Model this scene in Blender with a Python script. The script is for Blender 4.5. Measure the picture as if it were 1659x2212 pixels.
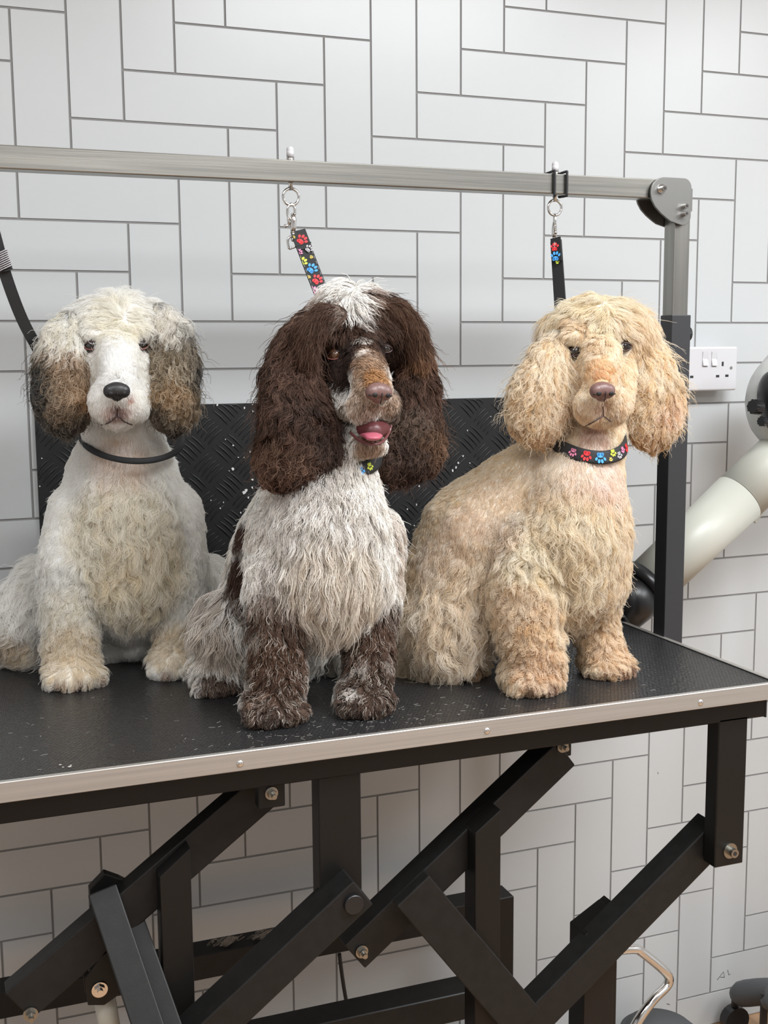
import bpy, bmesh, math, random
import numpy as np
from mathutils import Vector, Matrix
from mathutils.bvhtree import BVHTree
from mathutils.kdtree import KDTree
for _o in list(bpy.data.objects): bpy.data.objects.remove(_o)
random.seed(7); RNG = np.random.default_rng(11)
SC = bpy.context.scene; COL = SC.collection
# ------------------------------------------------------------------ camera
CM = np.array([[0.9346381, 0.3513922, 0.0545450], [-0.3555197, 0.9266347, 0.1222857], [-0.0075731, -0.1336847, 0.9909950]])
CP = np.array([-0.3933, -1.9822, 1.4538]); CF = 2536.77
cam_d = bpy.data.cameras.new('camera'); cam = bpy.data.objects.new('camera', cam_d); COL.objects.link(cam)
cam_d.sensor_fit = 'HORIZONTAL'; cam_d.sensor_width = 36; cam_d.lens = 36 * CF / 1659
cam_d.clip_start = 0.02; cam_d.clip_end = 50
cam.matrix_world = Matrix(((CM[0, 0], CM[0, 2], -CM[0, 1], CP[0]), (CM[1, 0], CM[1, 2], -CM[1, 1], CP[1]), (CM[2, 0], CM[2, 2], -CM[2, 1], CP[2]), (0, 0, 0, 1)))
SC.camera = cam
# ------------------------------------------------------------------ world, lamps, exposure
wd = bpy.data.worlds.new('world'); SC.world = wd; wd.use_nodes = True
wd.node_tree.nodes['Background'].inputs[0].default_value = (0.86, 0.93, 1.0, 1)
wd.node_tree.nodes['Background'].inputs[1].default_value = 0.15
def area(name, loc, size, power, col=(1, 1, 1), rot=(0, 0, 0)):
    d = bpy.data.lights.new(name, 'AREA'); d.shape = 'RECTANGLE'; d.size, d.size_y = size; d.energy = power; d.color = col
    o = bpy.data.objects.new(name, d); o.location = loc; o.rotation_euler = rot; COL.objects.link(o); return o
area('ceiling_light', (0.9, -1.55, 2.555), (1.15, 0.55), 57, (0.93, 0.97, 1.0))
area('ceiling_light', (-0.9, -1.55, 2.555), (1.15, 0.55), 20, (0.93, 0.97, 1.0))
area('ceiling_light', (0.2, -3.0, 2.555), (1.15, 0.55), 26, (0.95, 0.97, 1.0))
area('ceiling_light', (2.3, -2.0, 2.555), (0.55, 1.15), 42, (0.93, 0.97, 1.0))
SC.view_settings.view_transform = 'Standard'; SC.view_settings.look = 'None'
SC.view_settings.gamma = 1.0; SC.view_settings.use_curve_mapping = False; SC.view_settings.exposure = 0.06
SC.cycles.max_bounces = 12; SC.cycles.diffuse_bounces = 8; SC.cycles.transmission_bounces = 8; SC.cycles.use_denoising = True
SC.cycles.sample_clamp_indirect = 6.0
# ------------------------------------------------------------------ helpers
def at(u, v, y):
    """point of the plane y seen in direction (u, v) of the survey photograph"""
    r = CM @ np.array([(u - 829.5) / CF, 1.0, -(v - 1106.0) / CF])
    return CP + r * (y - CP[1]) / r[1]
def depth(P): return float(((np.asarray(P) - CP) @ CM)[1])
def tag(o, label=None, cat=None, group=None, kind=None):
    if label: o['label'] = label
    if cat: o['category'] = cat
    if group: o['group'] = group
    if kind: o['kind'] = kind
    return o
def thing(name, loc, label, cat, group=None):
    o = bpy.data.objects.new(name, None); COL.objects.link(o); o.location = loc; o.empty_display_size = .05
    return tag(o, label, cat, group)
def link(name, me, m, parent=None):
    o = bpy.data.objects.new(name, me); COL.objects.link(o)
    if m is not None and not len(me.materials): me.materials.append(m)
    if parent is not None:
        o.parent = parent; o.matrix_parent_inverse = Matrix.Translation(-parent.location) if parent.parent is None else Matrix.Identity(4)
    return o
def mesh(bm, name, smooth=False):
    me = bpy.data.meshes.new(name); bm.normal_update(); bm.to_mesh(me); bm.free()
    if smooth:
        me.polygons.foreach_set('use_smooth', [True] * len(me.polygons))
    return me
def obj(name, bm, m, parent=None, smooth=False): return link(name, mesh(bm, name, smooth), m, parent)
def bbox(bm, lo, hi, bev=0.0, seg=2):
    M = Matrix.Translation([(a + b) / 2 for a, b in zip(lo, hi)]) @ Matrix.Diagonal([abs(b - a) for a, b in zip(lo, hi)] + [1])
    r = bmesh.ops.create_cube(bm, size=1, matrix=M)
    if bev > 0:
        es = list({e for v in r['verts'] for e in v.link_edges})
        bmesh.ops.bevel(bm, geom=es, offset=bev, segments=seg, profile=.5, affect='EDGES')
    return bm
def box(lo, hi, bev=0.0, seg=2): return bbox(bmesh.new(), lo, hi, bev, seg)
def frame_of(d, up=(0, 0, 1)):
    d = Vector(d).normalized(); u = Vector(up)
    if abs(d.dot(u)) > .98: u = Vector((0, 1, 0))
    x = u.cross(d).normalized(); y = d.cross(x)
    return Matrix((x, y, d)).transposed()
def bcyl(bm, a, b, r, seg=20, r2=None, cap=True):
    a = Vector(a); b = Vector(b); d = b - a
    M = Matrix.Translation((a + b) / 2) @ frame_of(d).to_4x4()
    bmesh.ops.create_cone(bm, cap_ends=cap, segments=seg, radius1=r, radius2=r if r2 is None else r2, depth=d.length, matrix=M)
    return bm
def btube(bm, pts, r, seg=10, closed=False, flat=None):
    """sweep a round (or flat=(w,t)) section along pts"""
    P = [Vector(p) for p in pts]; n = len(P); rings = []; prev = None
    for i, p in enumerate(P):
        if closed: d = P[(i + 1) % n] - P[i - 1]
        else: d = P[min(i + 1, n - 1)] - P[max(i - 1, 0)]
        d.normalize()
        if prev is None:
            u = Vector((0, 0, 1)) if abs(d.z) < .9 else Vector((0, 1, 0))
            x = u.cross(d).normalized()
        else: x = (prev - d * prev.dot(d)).normalized()
        prev = x; y = d.cross(x)
        rr = r[i] if hasattr(r, '__len__') else r
        rings.append([bm.verts.new(p + x * math.cos(2 * math.pi * k / seg) * rr + y * math.sin(2 * math.pi * k / seg) * rr) for k in range(seg)])
    m = n if closed else n - 1
    for i in range(m):
        A = rings[i]; B = rings[(i + 1) % n]
        for k in range(seg): bm.faces.new((A[k], A[(k + 1) % seg], B[(k + 1) % seg], B[k]))
    if not closed: bm.faces.new(rings[0][::-1]); bm.faces.new(rings[-1])
    return bm
def bprism(bm, pts, a, b, axis=1, bev=0.0):
    """extrude polygon pts (2-D) between a and b along axis"""
    def P(p, t):
        return (t, p[0], p[1]) if axis == 0 else (p[0], t, p[1]) if axis == 1 else (p[0], p[1], t)
    A = [bm.verts.new(P(p, a)) for p in pts]; B = [bm.verts.new(P(p, b)) for p in pts]; n = len(pts)
    fs = [bm.faces.new(A), bm.faces.new(B[::-1])] + [bm.faces.new((A[i], B[i], B[(i + 1) % n], A[(i + 1) % n])) for i in range(n)]
    bmesh.ops.recalc_face_normals(bm, faces=fs)
    if bev > 0: bmesh.ops.bevel(bm, geom=list({e for f in fs for e in f.edges}), offset=bev, segments=2, profile=.5, affect='EDGES')
    return bm
def bsphere(bm, c, r, sub=3, scale=(1, 1, 1), rot=None):
    M = Matrix.Translation(c) @ (rot.to_4x4() if rot is not None else Matrix.Identity(4)) @ Matrix.Diagonal((scale[0], scale[1], scale[2], 1))
    bmesh.ops.create_icosphere(bm, subdivisions=sub, radius=r, matrix=M); return bm
def smooth_pts(pts, k=8):
    P = [Vector(p) for p in pts]; out = []
    for i in range(len(P) - 1):
        a = P[max(i - 1, 0)]; b = P[i]; c = P[i + 1]; d = P[min(i + 2, len(P) - 1)]
        for j in range(k):
            t = j / k
            out.append(.5 * ((2 * b) + (c - a) * t + (2 * a - 5 * b + 4 * c - d) * t * t + (3 * b - a - 3 * c + d) * t ** 3))
    out.append(P[-1]); return out
# ------------------------------------------------------------------ materials
def mat(name, col, rough=.5, metal=0.0, bump=None, var=None, spec=None, coat=None):
    m = bpy.data.materials.new(name); m.use_nodes = True; nt = m.node_tree; b = nt.nodes['Principled BSDF']
    b.inputs['Base Color'].default_value = (*col, 1); b.inputs['Roughness'].default_value = rough; b.inputs['Metallic'].default_value = metal
    if spec is not None: b.inputs['Specular IOR Level'].default_value = spec
    if coat: b.inputs['Coat Weight'].default_value = coat
    tc = nt.nodes.new('ShaderNodeTexCoord'); mp = nt.nodes.new('ShaderNodeMapping'); nt.links.new(tc.outputs['Object'], mp.inputs[0])
    if var:      # (scale xyz, amount, second colour)
        mp.inputs['Scale'].default_value = var[0]
        n = nt.nodes.new('ShaderNodeTexNoise'); n.inputs['Scale'].default_value = 1; n.inputs['Detail'].default_value = 5
        nt.links.new(mp.outputs[0], n.inputs['Vector'])
        r = nt.nodes.new('ShaderNodeValToRGB'); r.color_ramp.elements[0].position = .35; r.color_ramp.elements[1].position = .65
        r.color_ramp.elements[0].color = (*col, 1); r.color_ramp.elements[1].color = (*var[1], 1)
        nt.links.new(n.outputs[0], r.inputs[0]); nt.links.new(r.outputs[0], b.inputs['Base Color'])
    if bump:     # (scale xyz, strength, distance)
        mb = nt.nodes.new('ShaderNodeMapping'); mb.inputs['Scale'].default_value = bump[0]; nt.links.new(tc.outputs['Object'], mb.inputs[0])
        n2 = nt.nodes.new('ShaderNodeTexNoise'); n2.inputs['Scale'].default_value = 1; n2.inputs['Detail'].default_value = 4; nt.links.new(mb.outputs[0], n2.inputs['Vector'])
        bp = nt.nodes.new('ShaderNodeBump'); bp.inputs['Strength'].default_value = bump[1]; bp.inputs['Distance'].default_value = bump[2]
        nt.links.new(n2.outputs[0], bp.inputs['Height']); nt.links.new(bp.outputs[0], b.inputs['Normal'])
    return m
M_tile = mat('tile_white', (.51, .528, .535), .30, var=((1.5, 1.5, 1.5), (.54, .553, .555)), bump=((9, 9, 9), .12, .002))
M_grout = mat('grout', (.24, .236, .232), .85)
M_paint = mat('wall_paint', (.50, .51, .52), .8)
M_floor = mat('floor_wood', (.34, .20, .11), .35, var=((60, 6, 6), (.44, .28, .16)))
M_ceil = mat('ceiling_paint', (.8, .8, .79), .9)
M_lamp = bpy.data.materials.new('lamp_panel'); M_lamp.use_nodes = True
_b = M_lamp.node_tree.nodes['Principled BSDF']; _b.inputs['Emission Color'].default_value = (1, 1, 1, 1); _b.inputs['Emission Strength'].default_value = 4
M_black = mat('black_powder_coat', (.006, .0055, .005), .42, spec=.35, bump=((500, 500, 500), .15, .0004))
M_blackdust = mat('black_dusty_coat', (.007, .0065, .006), .5, spec=.35, var=((60, 60, 60), (.010, .0095, .009)), bump=((500, 500, 500), .2, .0004))
M_sleeve = mat('black_sleeve', (.028, .029, .032), .45)
M_steel = mat('brushed_steel', (.25, .245, .225), .32, 1.0, var=((4, 60, 240), (.34, .33, .30)), bump=((10, 200, 700), .12, .0004))
M_steelv = mat('brushed_steel_upright', (.27, .265, .245), .32, 1.0, var=((200, 200, 4), (.33, .32, .295)), bump=((600, 600, 8), .1, .0004))
M_plate = mat('satin_steel_plate', (.19, .187, .178), .45, .9)
M_alu = mat('aluminium_trim', (.46, .44, .415), .42, .75, var=((3, 100, 500), (.54, .52, .49)))
M_chrome = mat('chrome', (.75, .74, .72), .12, 1.0)
M_zinc = mat('zinc_bolt', (.36, .35, .32), .3, 1.0)
M_rubber = mat('black_rubber', (.012, .012, .013), .5)
M_white = mat('white_plastic', (.60, .59, .605), .35)
M_cream = mat('cream_plastic', (.47, .47, .415), .4)
M_dryer = mat('dryer_plastic', (.52, .53, .51), .35)
M_darkp = mat('dark_plastic', (.011, .011, .012), .35)
M_greyp = mat('grey_plastic', (.075, .078, .082), .5)
M_slot = mat('socket_slot', (.02, .02, .02), .7)
M_web = mat('black_webbing', (.013, .013, .014), .7, bump=((900, 900, 900), .3, .0006))
M_red = mat('print_red', (.80, .03, .04), .5); M_blue = mat('print_blue', (.05, .32, .72), .5)
M_lime = mat('print_lime', (.62, .72, .06), .5); M_pink = mat('print_pink', (.78, .25, .42), .5)
M_grey = mat('print_grey', (.42, .40, .42), .5); M_gold = mat('print_gold', (.80, .58, .12), .5)
M_tread = mat('tread_panel', (.013, .0135, .0145), .38)
M_chip = mat('paint_chip', (.7, .7, .68), .6)
# table mat: fine embossed cells
M_mat = mat('table_mat', (.022, .022, .023), .30, spec=.75)
_nt = M_mat.node_tree; _p = _nt.nodes['Principled BSDF']; _tc = [n for n in _nt.nodes if n.type == 'TEX_COORD'][0]
_br = _nt.nodes.new('ShaderNodeTexBrick'); _br.offset = .5
_br.inputs['Scale'].default_value = 1; _br.inputs['Brick Width'].default_value = .0058; _br.inputs['Row Height'].default_value = .0048
_br.inputs['Mortar Size'].default_value = .0009; _br.inputs['Mortar Smooth'].default_value = .7
_br.inputs['Color1'].default_value = (1, 1, 1, 1); _br.inputs['Color2'].default_value = (1, 1, 1, 1); _br.inputs['Mortar'].default_value = (0, 0, 0, 1)
_nt.links.new(_tc.outputs['Object'], _br.inputs['Vector'])
_wv = _nt.nodes.new('ShaderNodeTexVoronoi'); _wv.inputs['Scale'].default_value = 170; _nt.links.new(_tc.outputs['Object'], _wv.inputs['Vector'])
_mx = _nt.nodes.new('ShaderNodeMath'); _mx.operation = 'MULTIPLY'; _nt.links.new(_wv.outputs['Distance'], _mx.inputs[0]); _mx.inputs[1].default_value = .25
_ad = _nt.nodes.new('ShaderNodeMath'); _nt.links.new(_br.outputs['Color'], _ad.inputs[0]); _nt.links.new(_mx.outputs[0], _ad.inputs[1])
_bp = _nt.nodes.new('ShaderNodeBump'); _bp.inputs['Strength'].default_value = 1.0; _bp.inputs['Distance'].default_value = .0030
_nt.links.new(_ad.outputs[0], _bp.inputs['Height']); _nt.links.new(_bp.outputs[0], _p.inputs['Normal'])
class Vol:
    """union of soft lumps, re-skinned into one continuous surface"""
    def __init__(s): s.bm = bmesh.new()
    def ball(s, u, v, y, r, sc=(1, 1, 1), rot=None):
        c = at(u, v, y); bsphere(s.bm, c, r * depth(c) / CF, 3, sc, rot); return s
    def wball(s, c, r, sc=(1, 1, 1), rot=None): bsphere(s.bm, c, r, 3, sc, rot); return s
    def chain(s, pts, sc=(1, 1, 1)):
        P = [(at(u, v, y), r * depth(at(u, v, y)) / CF) for u, v, y, r in pts]
        for (a, ra), (b, rb) in zip(P, P[1:]):
            n = max(2, int(np.linalg.norm(b - a) / (.3 * min(ra, rb))))
            for i in range(n + 1):
                t = i / n; bsphere(s.bm, a + (b - a) * t, ra + (rb - ra) * t, 2, sc)
        return s
    def skin(s, name, voxel=.004, it=8, fac=.5):
        me = bpy.data.meshes.new(name + '_raw'); s.bm.to_mesh(me); s.bm.free(); o = bpy.data.objects.new(name + '_raw', me); COL.objects.link(o)
        r = o.modifiers.new('r', 'REMESH'); r.mode = 'VOXEL'; r.voxel_size = voxel
        q = o.modifiers.new('s', 'SMOOTH'); q.factor = fac; q.iterations = it
        dg = bpy.context.evaluated_depsgraph_get(); ev = o.evaluated_get(dg); out = bpy.data.meshes.new_from_object(ev, depsgraph=dg)
        bpy.data.objects.remove(o); bpy.data.meshes.remove(me); out.name = name
        out.polygons.foreach_set('use_smooth', [True] * len(out.polygons)); return out
# ------------------------------------------------------------------ the room
TW = .085; TH = .0797; Z0 = 1.908; GAP = .0038      # tile module; Z0 height of the tile origin
X0, X1, Y0 = -1.9, 3.0, -4.3
def struct(name, bm, m): return tag(obj(name, bm, m), kind='structure')
struct('floor', box((X0, Y0, -.08), (X1, .1, 0)), M_floor)
struct('ceiling', box((X0, Y0, 2.56), (X1, .1, 2.64)), M_ceil)
wall_back = struct('wall_back', box((X0, 0, 0), (X1, .1, 2.56)), M_grout)
struct('wall_left', box((X0 - .1, Y0, 0), (X0, .1, 2.56)), M_paint)
struct('wall_right', box((X1, Y0, 0), (X1 + .1, .1, 2.56)), M_paint)
struct('wall_front', box((X0, Y0 - .1, 0), (X1, Y0, 2.56)), M_paint)
for (cx, cy, sx, sy) in ((.9, -1.55, 1.2, .6), (-.9, -1.55, 1.2, .6), (.2, -3, 1.2, .6), (2.3, -2.0, .6, 1.2)):
    o = thing('ceiling_panel', (cx, cy, 2.56), 'white square light panel frame set in the ceiling', 'light', 'ceiling light panels')
    bm = bmesh.new()
    for s in (-1, 1):
        bbox(bm, (cx + s * sx / 2 - .012, cy - sy / 2, 2.55), (cx + s * sx / 2 + .012, cy + sy / 2, 2.56))
        bbox(bm, (cx - sx / 2, cy + s * sy / 2 - .012, 2.55), (cx + sx / 2, cy + s * sy / 2 + .012, 2.56))
    obj('frame', bm, M_white, o)
# herringbone tiles, three modules long, one wide
def tile_mesh(w, h, name):
    bm = box((GAP / 2, -.0016, GAP / 2), (w - GAP / 2, .0002, h - GAP / 2))
    me = mesh(bm, name); me.materials.append(M_tile); return me
HT = tile_mesh(3 * TW, TH, 'tile_flat'); VT = tile_mesh(TW, 3 * TH, 'tile_upright')
rest = bmesh.new(); n_t = 0
for k in range(-30, 16):
    for m in range(-12, 14):
        for kind, ox, oz, w, h in (('h', 0, 0, 3, 1), ('v', 3, -2, 1, 3)):
            x = ox + k + 6 * m; z = oz + k
            xa, xb, za, zb = x * TW, (x + w) * TW, Z0 + z * TH, Z0 + (z + h) * TH
            if xb < X0 or xa > X1 or zb < 0 or za > 2.56: continue
            inview = xa > -.62 and xb < 1.55 and za > 0 and zb < 2.45
            if inview and n_t < 296:
                t = link('tile', HT if kind == 'h' else VT, None, wall_back); t.location = (xa, 0, za); n_t += 1
            else:
                a, b, c, d = max(xa, X0), min(xb, X1), max(za, 0), min(zb, 2.56)
                if b - a > .01 and d - c > .01: bbox(rest, (a + GAP / 2, -.0016, c + GAP / 2), (b - GAP / 2, .0002, d - GAP / 2))
tag(obj('outer_tiles', rest, M_tile, wall_back), kind='stuff')
# tread-pattern splash panel on the wall
def tread_panel():
    x0, x1, z0, z1 = -.246, .765, .86, 1.371
    th = thing('tread_panel', ((x0 + x1) / 2, -.002, z0), 'black tread-pattern plastic panel fixed to the tiled wall behind the dogs', 'wall panel')
    obj('sheet', box((x0, -.0075, z0), (x1, -.0017, z1), .0008, 1), M_tread, th)
    bm = bmesh.new(); p = .0655; L = .019; cx, cz = .0695, 1.295
    for i in range(-6, 13):
        for j in range(-8, 3):
            for s, ox, oz in ((1, 0, 0), (-1, p / 2, p / 2)):
                X = cx + i * p + ox; Z = cz + j * p + oz
                if not (x0 + .012 < X < x1 - .012 and z0 + .012 < Z < z1 - .006): continue
                d = Vector((1, 0, -s)).normalized(); n = Vector((1, 0, s)).normalized()
                for q in range(-2, 3):
                    c = Vector((X, -.0075, Z)) + n * q * .0088
                    pts = []
                    for t in (-1, -.6, -.2, .2, .6, 1):
                        pt = c + d * (t * L) + n * (.0022 * (1 - t * t) * s)
                        pt.x = min(max(pt.x, x0 + .002), x1 - .002); pt.z = min(pt.z, z1 - .002); pts.append(pt)
                    btube(bm, pts, [.0004, .0013, .0018, .0018, .0013, .0004], 6)
    tag(obj('tread_bars', bm, M_tread, th, True), kind='stuff')
    bm = bmesh.new()
    spots = [(543, 997, 4), (545, 1036, 4), (528, 1064, 7), (532, 1059, 5), (545, 1053, 3), (503, 1013, 4), (495, 1017, 2), (540, 976, 3), (536, 1075, 3), (520, 1107, 3), (487, 949, 2),
             (504, 962, 3), (528, 881, 3), (547, 889, 3), (470, 875, 3), (476, 1098, 2), (456, 1081, 2), (483, 1085, 2), (515, 988, 2), (527, 988, 2), (545, 874, 2), (990, 1000, 3), (1000, 985, 3),
             (985, 1010, 3), (880, 1100, 3), (900, 1090, 3), (960, 1060, 3), (1010, 930, 2), (930, 1030, 2), (895, 1135, 2), (1015, 1000, 2), (978, 1017, 4), (1060, 900, 2), (905, 1050, 3), (90, 990, 2), (86, 1050, 2)]
    for u, v, r in spots:
        c = at(u, v, -.0092); rr = r * .00048; k = 6; rot = random.random() * 6
        P = [(c[0] + rr * random.uniform(.5, 1.6) * math.cos(rot + a * 2 * math.pi / k), c[2] + 1.2 * rr * random.uniform(.5, 1.6) * math.sin(rot + a * 2 * math.pi / k)) for a in range(k)]
        bprism(bm, P, -.0096, -.0073)
    tag(obj('paint_chips', bm, M_chip, th), 'white paint specks', kind='stuff')
tread_panel()
# ------------------------------------------------------------------ grooming table
TZ = .98; TX0, TX1, TY0, TY1 = -.52, .72, -.65, -.05
def hexbolt(parent, c, r=.008, ln=.012, m=M_zinc, washer=True, name='bolt'):
    bm = bmesh.new(); c = Vector(c)
    r *= .82
    if washer: bcyl(bm, c, c + Vector((0, -.002, 0)), r * 1.35, 20)
    bcyl(bm, c + Vector((0, -.002, 0)), c + Vector((0, -.002 - ln * .5, 0)), r * .95, 6)
    bcyl(bm, c + Vector((0, -.002 - ln * .5, 0)), c + Vector((0, -.002 - ln, 0)), r * .5, 14)
    return obj(name, bm, m, parent)
def sockbolt(parent, c, r=.006, ln=.010, m=M_chrome, washer=False, name='bolt'):
    bm = bmesh.new(); c = Vector(c); y = Vector((0, -1, 0))
    if washer: bcyl(bm, c, c + y * .0015, r * 1.8, 20)
    bcyl(bm, c, c + y * ln, r, 20)
    o = obj(name, bm, m, parent, False)
    b2 = bmesh.new(); bcyl(b2, c + y * (ln - .001), c + y * (ln + .0003), r * .55, 6)
    obj('hex_socket', b2, M_slot, o); return o
def beam(parent, name, a, b, w, t, m=M_black, label=None):
    """rectangular tube from a to b (3-D centres); w in the x-z plane, t along y"""
    a = Vector(a); b = Vector(b); d = (b - a); L = d.length; d.normalize()
    n = Vector((0, 1, 0)); n = (n - d * n.dot(d)).normalized(); s = d.cross(n)
    bm = bmesh.new(); Mx = Matrix((s, n, d)).transposed().to_4x4(); Mx.translation = (a + b) / 2
    r = bmesh.ops.create_cube(bm, size=1, matrix=Mx @ Matrix.Diagonal((w, t, L, 1)))
    bmesh.ops.bevel(bm, geom=bm.edges[:], offset=.0018, segments=2, profile=.5, affect='EDGES')
    o = obj(name, bm, m, parent)
    if label: o['label'] = label
    return o
def pbeam(parent, name, p, q, yf, w, t, m=M_black, label=None):
    """beam whose front face centre line runs through photo points p, q on plane yf"""
    a = at(*p, yf); b = at(*q, yf); a[1] += t / 2; b[1] += t / 2
    return beam(parent, name, a, b, w, t, m, label)
def grooming_table():
    T = thing('grooming_table', (.1, -.35, 0), 'large black lift grooming table with silver edge trim that the three dogs sit on', 'table')
    obj('table_top', box((TX0 + .003, TY0 + .003, TZ - .020), (TX1 - .003, TY1 - .003, TZ - .002)), M_black, T)
    obj('rubber_mat', box((TX0 + .004, TY0 + .004, TZ - .002), (TX1 - .004, TY1 - .004, TZ)), M_mat, T)
    # aluminium trim: L sections on four sides
    bm = bmesh.new(); h = .022
    def trim(lo, hi): bbox(bm, lo, hi, .0008, 1)
    z1 = TZ + .0022
    trim((TX0 - .002, TY0 - .0022, TZ - h), (TX1 + .002, TY0, z1)); trim((TX0 - .002, TY0 - .0022, TZ + .0006), (TX1 + .002, TY0 + .006, z1))
    trim((TX0 - .002, TY1, TZ - h), (TX1 + .002, TY1 + .0022, z1)); trim((TX0 - .002, TY1 - .006, TZ + .0006), (TX1 + .002, TY1 + .0022, z1))
    trim((TX1, TY0 - .0022, TZ - h), (TX1 + .0022, TY1 + .0022, z1)); trim((TX1 - .006, TY0 - .0022, TZ + .0006), (TX1 + .0022, TY1 + .0022, z1))
    trim((TX0 - .0022, TY0 - .0022, TZ - h), (TX0, TY1 + .0022, z1)); trim((TX0 - .0022, TY0 - .0022, TZ + .0006), (TX0 + .006, TY1 + .0022, z1))
    tr = obj('edge_trim', bm, M_alu, T); tr['label'] = 'silver aluminium edge trim'
    for x in (-.404, -.076, .252, .582):
        bm = bmesh.new(); bsphere(bm, (x, TY0 - .0022, TZ - .0125), .0045, 2, (1, .5, 1)); obj('screw', bm, M_chrome, T, True)
    # under frame
    F = -.63; z0, zt = .925, TZ - .020
    for i, (lo, hi) in enumerate((((TX0 + .02, F, z0), (.712, F + .03, zt)), ((TX0 + .02, -.10, z0), (.712, -.07, zt)), ((.682, F + .03, z0), (.712, -.10, zt)), ((TX0 + .02, F + .03, z0), (TX0 + .05, -.10, zt)))):
        obj('frame_rail', box(lo, hi, .0015, 1), M_black, T)
    obj('end_cap', box((.7105, F - .0008, z0 - .001), (.7135, F + .031, zt + .0005), .0006, 1), M_darkp, T)
    # hanging posts, right one carries the long lift arm
    obj('hanging_post', box((.631, -.63, .706), (.681, -.602, .93), .0015, 1), M_black, T)
    obj('hanging_post', box((.631, -.128, .706), (.681, -.10, .93), .0015, 1), M_black, T)
    sockbolt(T, (.657, -.63, .729), .0065, .012, M_zinc, True)
    # central bracket
    obj('centre_post', box((.030, -.625, .74), (.087, -.595, .93), .0015, 1), M_black, T)
    # left bracket
    obj('pivot_bracket', box((-.046, -.62, .893), (-.012, -.600, .93), .0012, 1), M_black, T)
    hexbolt(T, at(586, 1713, -.62), .0075, .014)
    # lift arms (front)
    pbeam(T, 'lift_arm', (1560, 1800), (1120, 2250), -.600, .050, .040, M_blackdust)
    pbeam(T, 'lift_arm', (1224, 1628), (767, 2068), -.575, .048, .040, M_blackdust)
    hexbolt(T, at(1215, 1612, -.576), .008, .012); hexbolt(T, at(781, 2055, -.576), .008, .014)
    pbeam(T, 'lift_arm', (585, 1700), (40, 2175), -.575, .050, .030, M_blackdust)
    hexbolt(T, at(66, 2190, -.576), .008, .014)
    # short uprights welded to the arms
    def upright(x0, x1, yf, t, zb, ztl, ztr, m=M_black):
        bm = bmesh.new(); bprism(bm, [(x0, zb), (x1, zb), (x1, ztr), (x0, ztl)], yf, yf + t, 1, .0012); return obj('upright', bm, m, T)
    a = at(1027, 1800, -.60); b = at(1081, 1755, -.60); upright(a[0], b[0] + .001, -.60, .035, .40, a[2], b[2] + .004)
    a = at(345, 1895, -.60); b = at(411, 1832, -.60); upright(a[0], b[0], -.60, .030, .35, a[2], b[2])
    a = at(1268, 2010, -.58); b = at(1333, 1945, -.58); upright(a[0], b[0], -.575, .045, .20, a[2] - .01, b[2] - .02)
    a = at(1255, 2000, -.54); b = at(1320, 1945, -.54); upright(a[0], b[0], -.56, .04, .30, a[2], b[2])
    # cross strut and lower boom
    pbeam(T, 'cross_strut', (893, 1925), (1135, 2212), -.62, .058, .02, M_blackdust)
    pbeam(T, 'lower_boom', (785, 1929), (387, 2304), -.665, .044, .05, M_blackdust)
    c = at(763, 1952, -.666); bm = bmesh.new(); bcyl(bm, c, Vector(c) + Vector((0, -.005, 0)), .0125, 28); bmesh.ops.bevel(bm, geom=[e for e in bm.edges if not e.is_boundary and e.calc_length() < .004], offset=.0007, segments=1, affect='EDGES')
    obj('pivot_cap', bm, M_darkp, T)
    # base frame: rear rail and post, lower rail
    obj('rear_rail', box((-.50, -.15, .418), (.511, -.10, .462), .0015, 1), M_blackdust, T)
    obj('rear_post', box((.512, -.15, .05), (.552, -.10, .462), .0015, 1), M_black, T)
    a = at(1018, 2141, -.45); obj('lower_rail', box((-.45, -.45, a[2] - .045), (a[0] + .02, -.40, a[2]), .0015, 1), M_blackdust, T)
    # left strut coming forward, with the ram
    a = at(222, 1925, -.56); b = at(345, 2290, -.68)
    beam(T, 'cross_strut', a, b, .036, .030, M_blackdust)
    a = at(270, 1935, -.54); b = at(395, 2290, -.66)
    beam(T, 'cross_strut', a, b, .026, .026, M_blackdust)
    a = at(240, 1925, -.55); obj('strut_plate', bprism(bmesh.new(), [(a[0] - .026, a[2] - .10), (a[0] + .03, a[2] - .06), (a[0] + .035, a[2] - .005), (a[0] + .012, a[2] + .012), (a[0] - .006, a[2] + .022), (a[0] - .026, a[2] + .004)], -.545, -.53, 1, .001), M_black, T)
    # ram: clevis, pin and pale tube
    c = at(213, 2105, -.56)
    for dy in (0, .030):
        bm = bmesh.new(); bprism(bm, [(c[0] - .016, c[2] - .030), (c[0] + .004, c[2] - .034), (c[0] + .03, c[2] - .02), (c[0] + .03, c[2] + .03), (c[0] + .008, c[2] + .038), (c[0] - .018, c[2] + .006)], -.575 + dy, -.571 + dy, 1, .0008)
        obj('clevis_plate', bm, M_black, T)
    p0 = at(214, 2085, -.557); p1 = at(250, 2300, -.557)
    bm = bmesh.new(); bcyl(bm, p0, p1, .0135, 28); rm = obj('ram_tube', bm, M_cream, T, True); rm['label'] = 'pale grey lift ram tube'
    for pl in rm.data.polygons: pl.use_smooth = len(pl.vertices) == 4
    c = at(215, 2137, -.576); hexbolt(T, c, .009, .008, M_chrome)
    # power cable
    P = [at(733, 2060, -.12), at(738, 2100, -.12), at(744, 2140, -.12), at(751, 2180, -.12), at(760, 2240, -.12)]
    bm = bmesh.new(); btube(bm, smooth_pts(P, 4), .0035, 8); obj('cable', bm, M_rubber, T, True)
    # feet and ground frame (below the photograph)
    for y in (-.60, -.12): obj('ground_beam', box((-.50, y, .03), (.70, y + .05, .08), .0015, 1), M_black, T)
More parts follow.
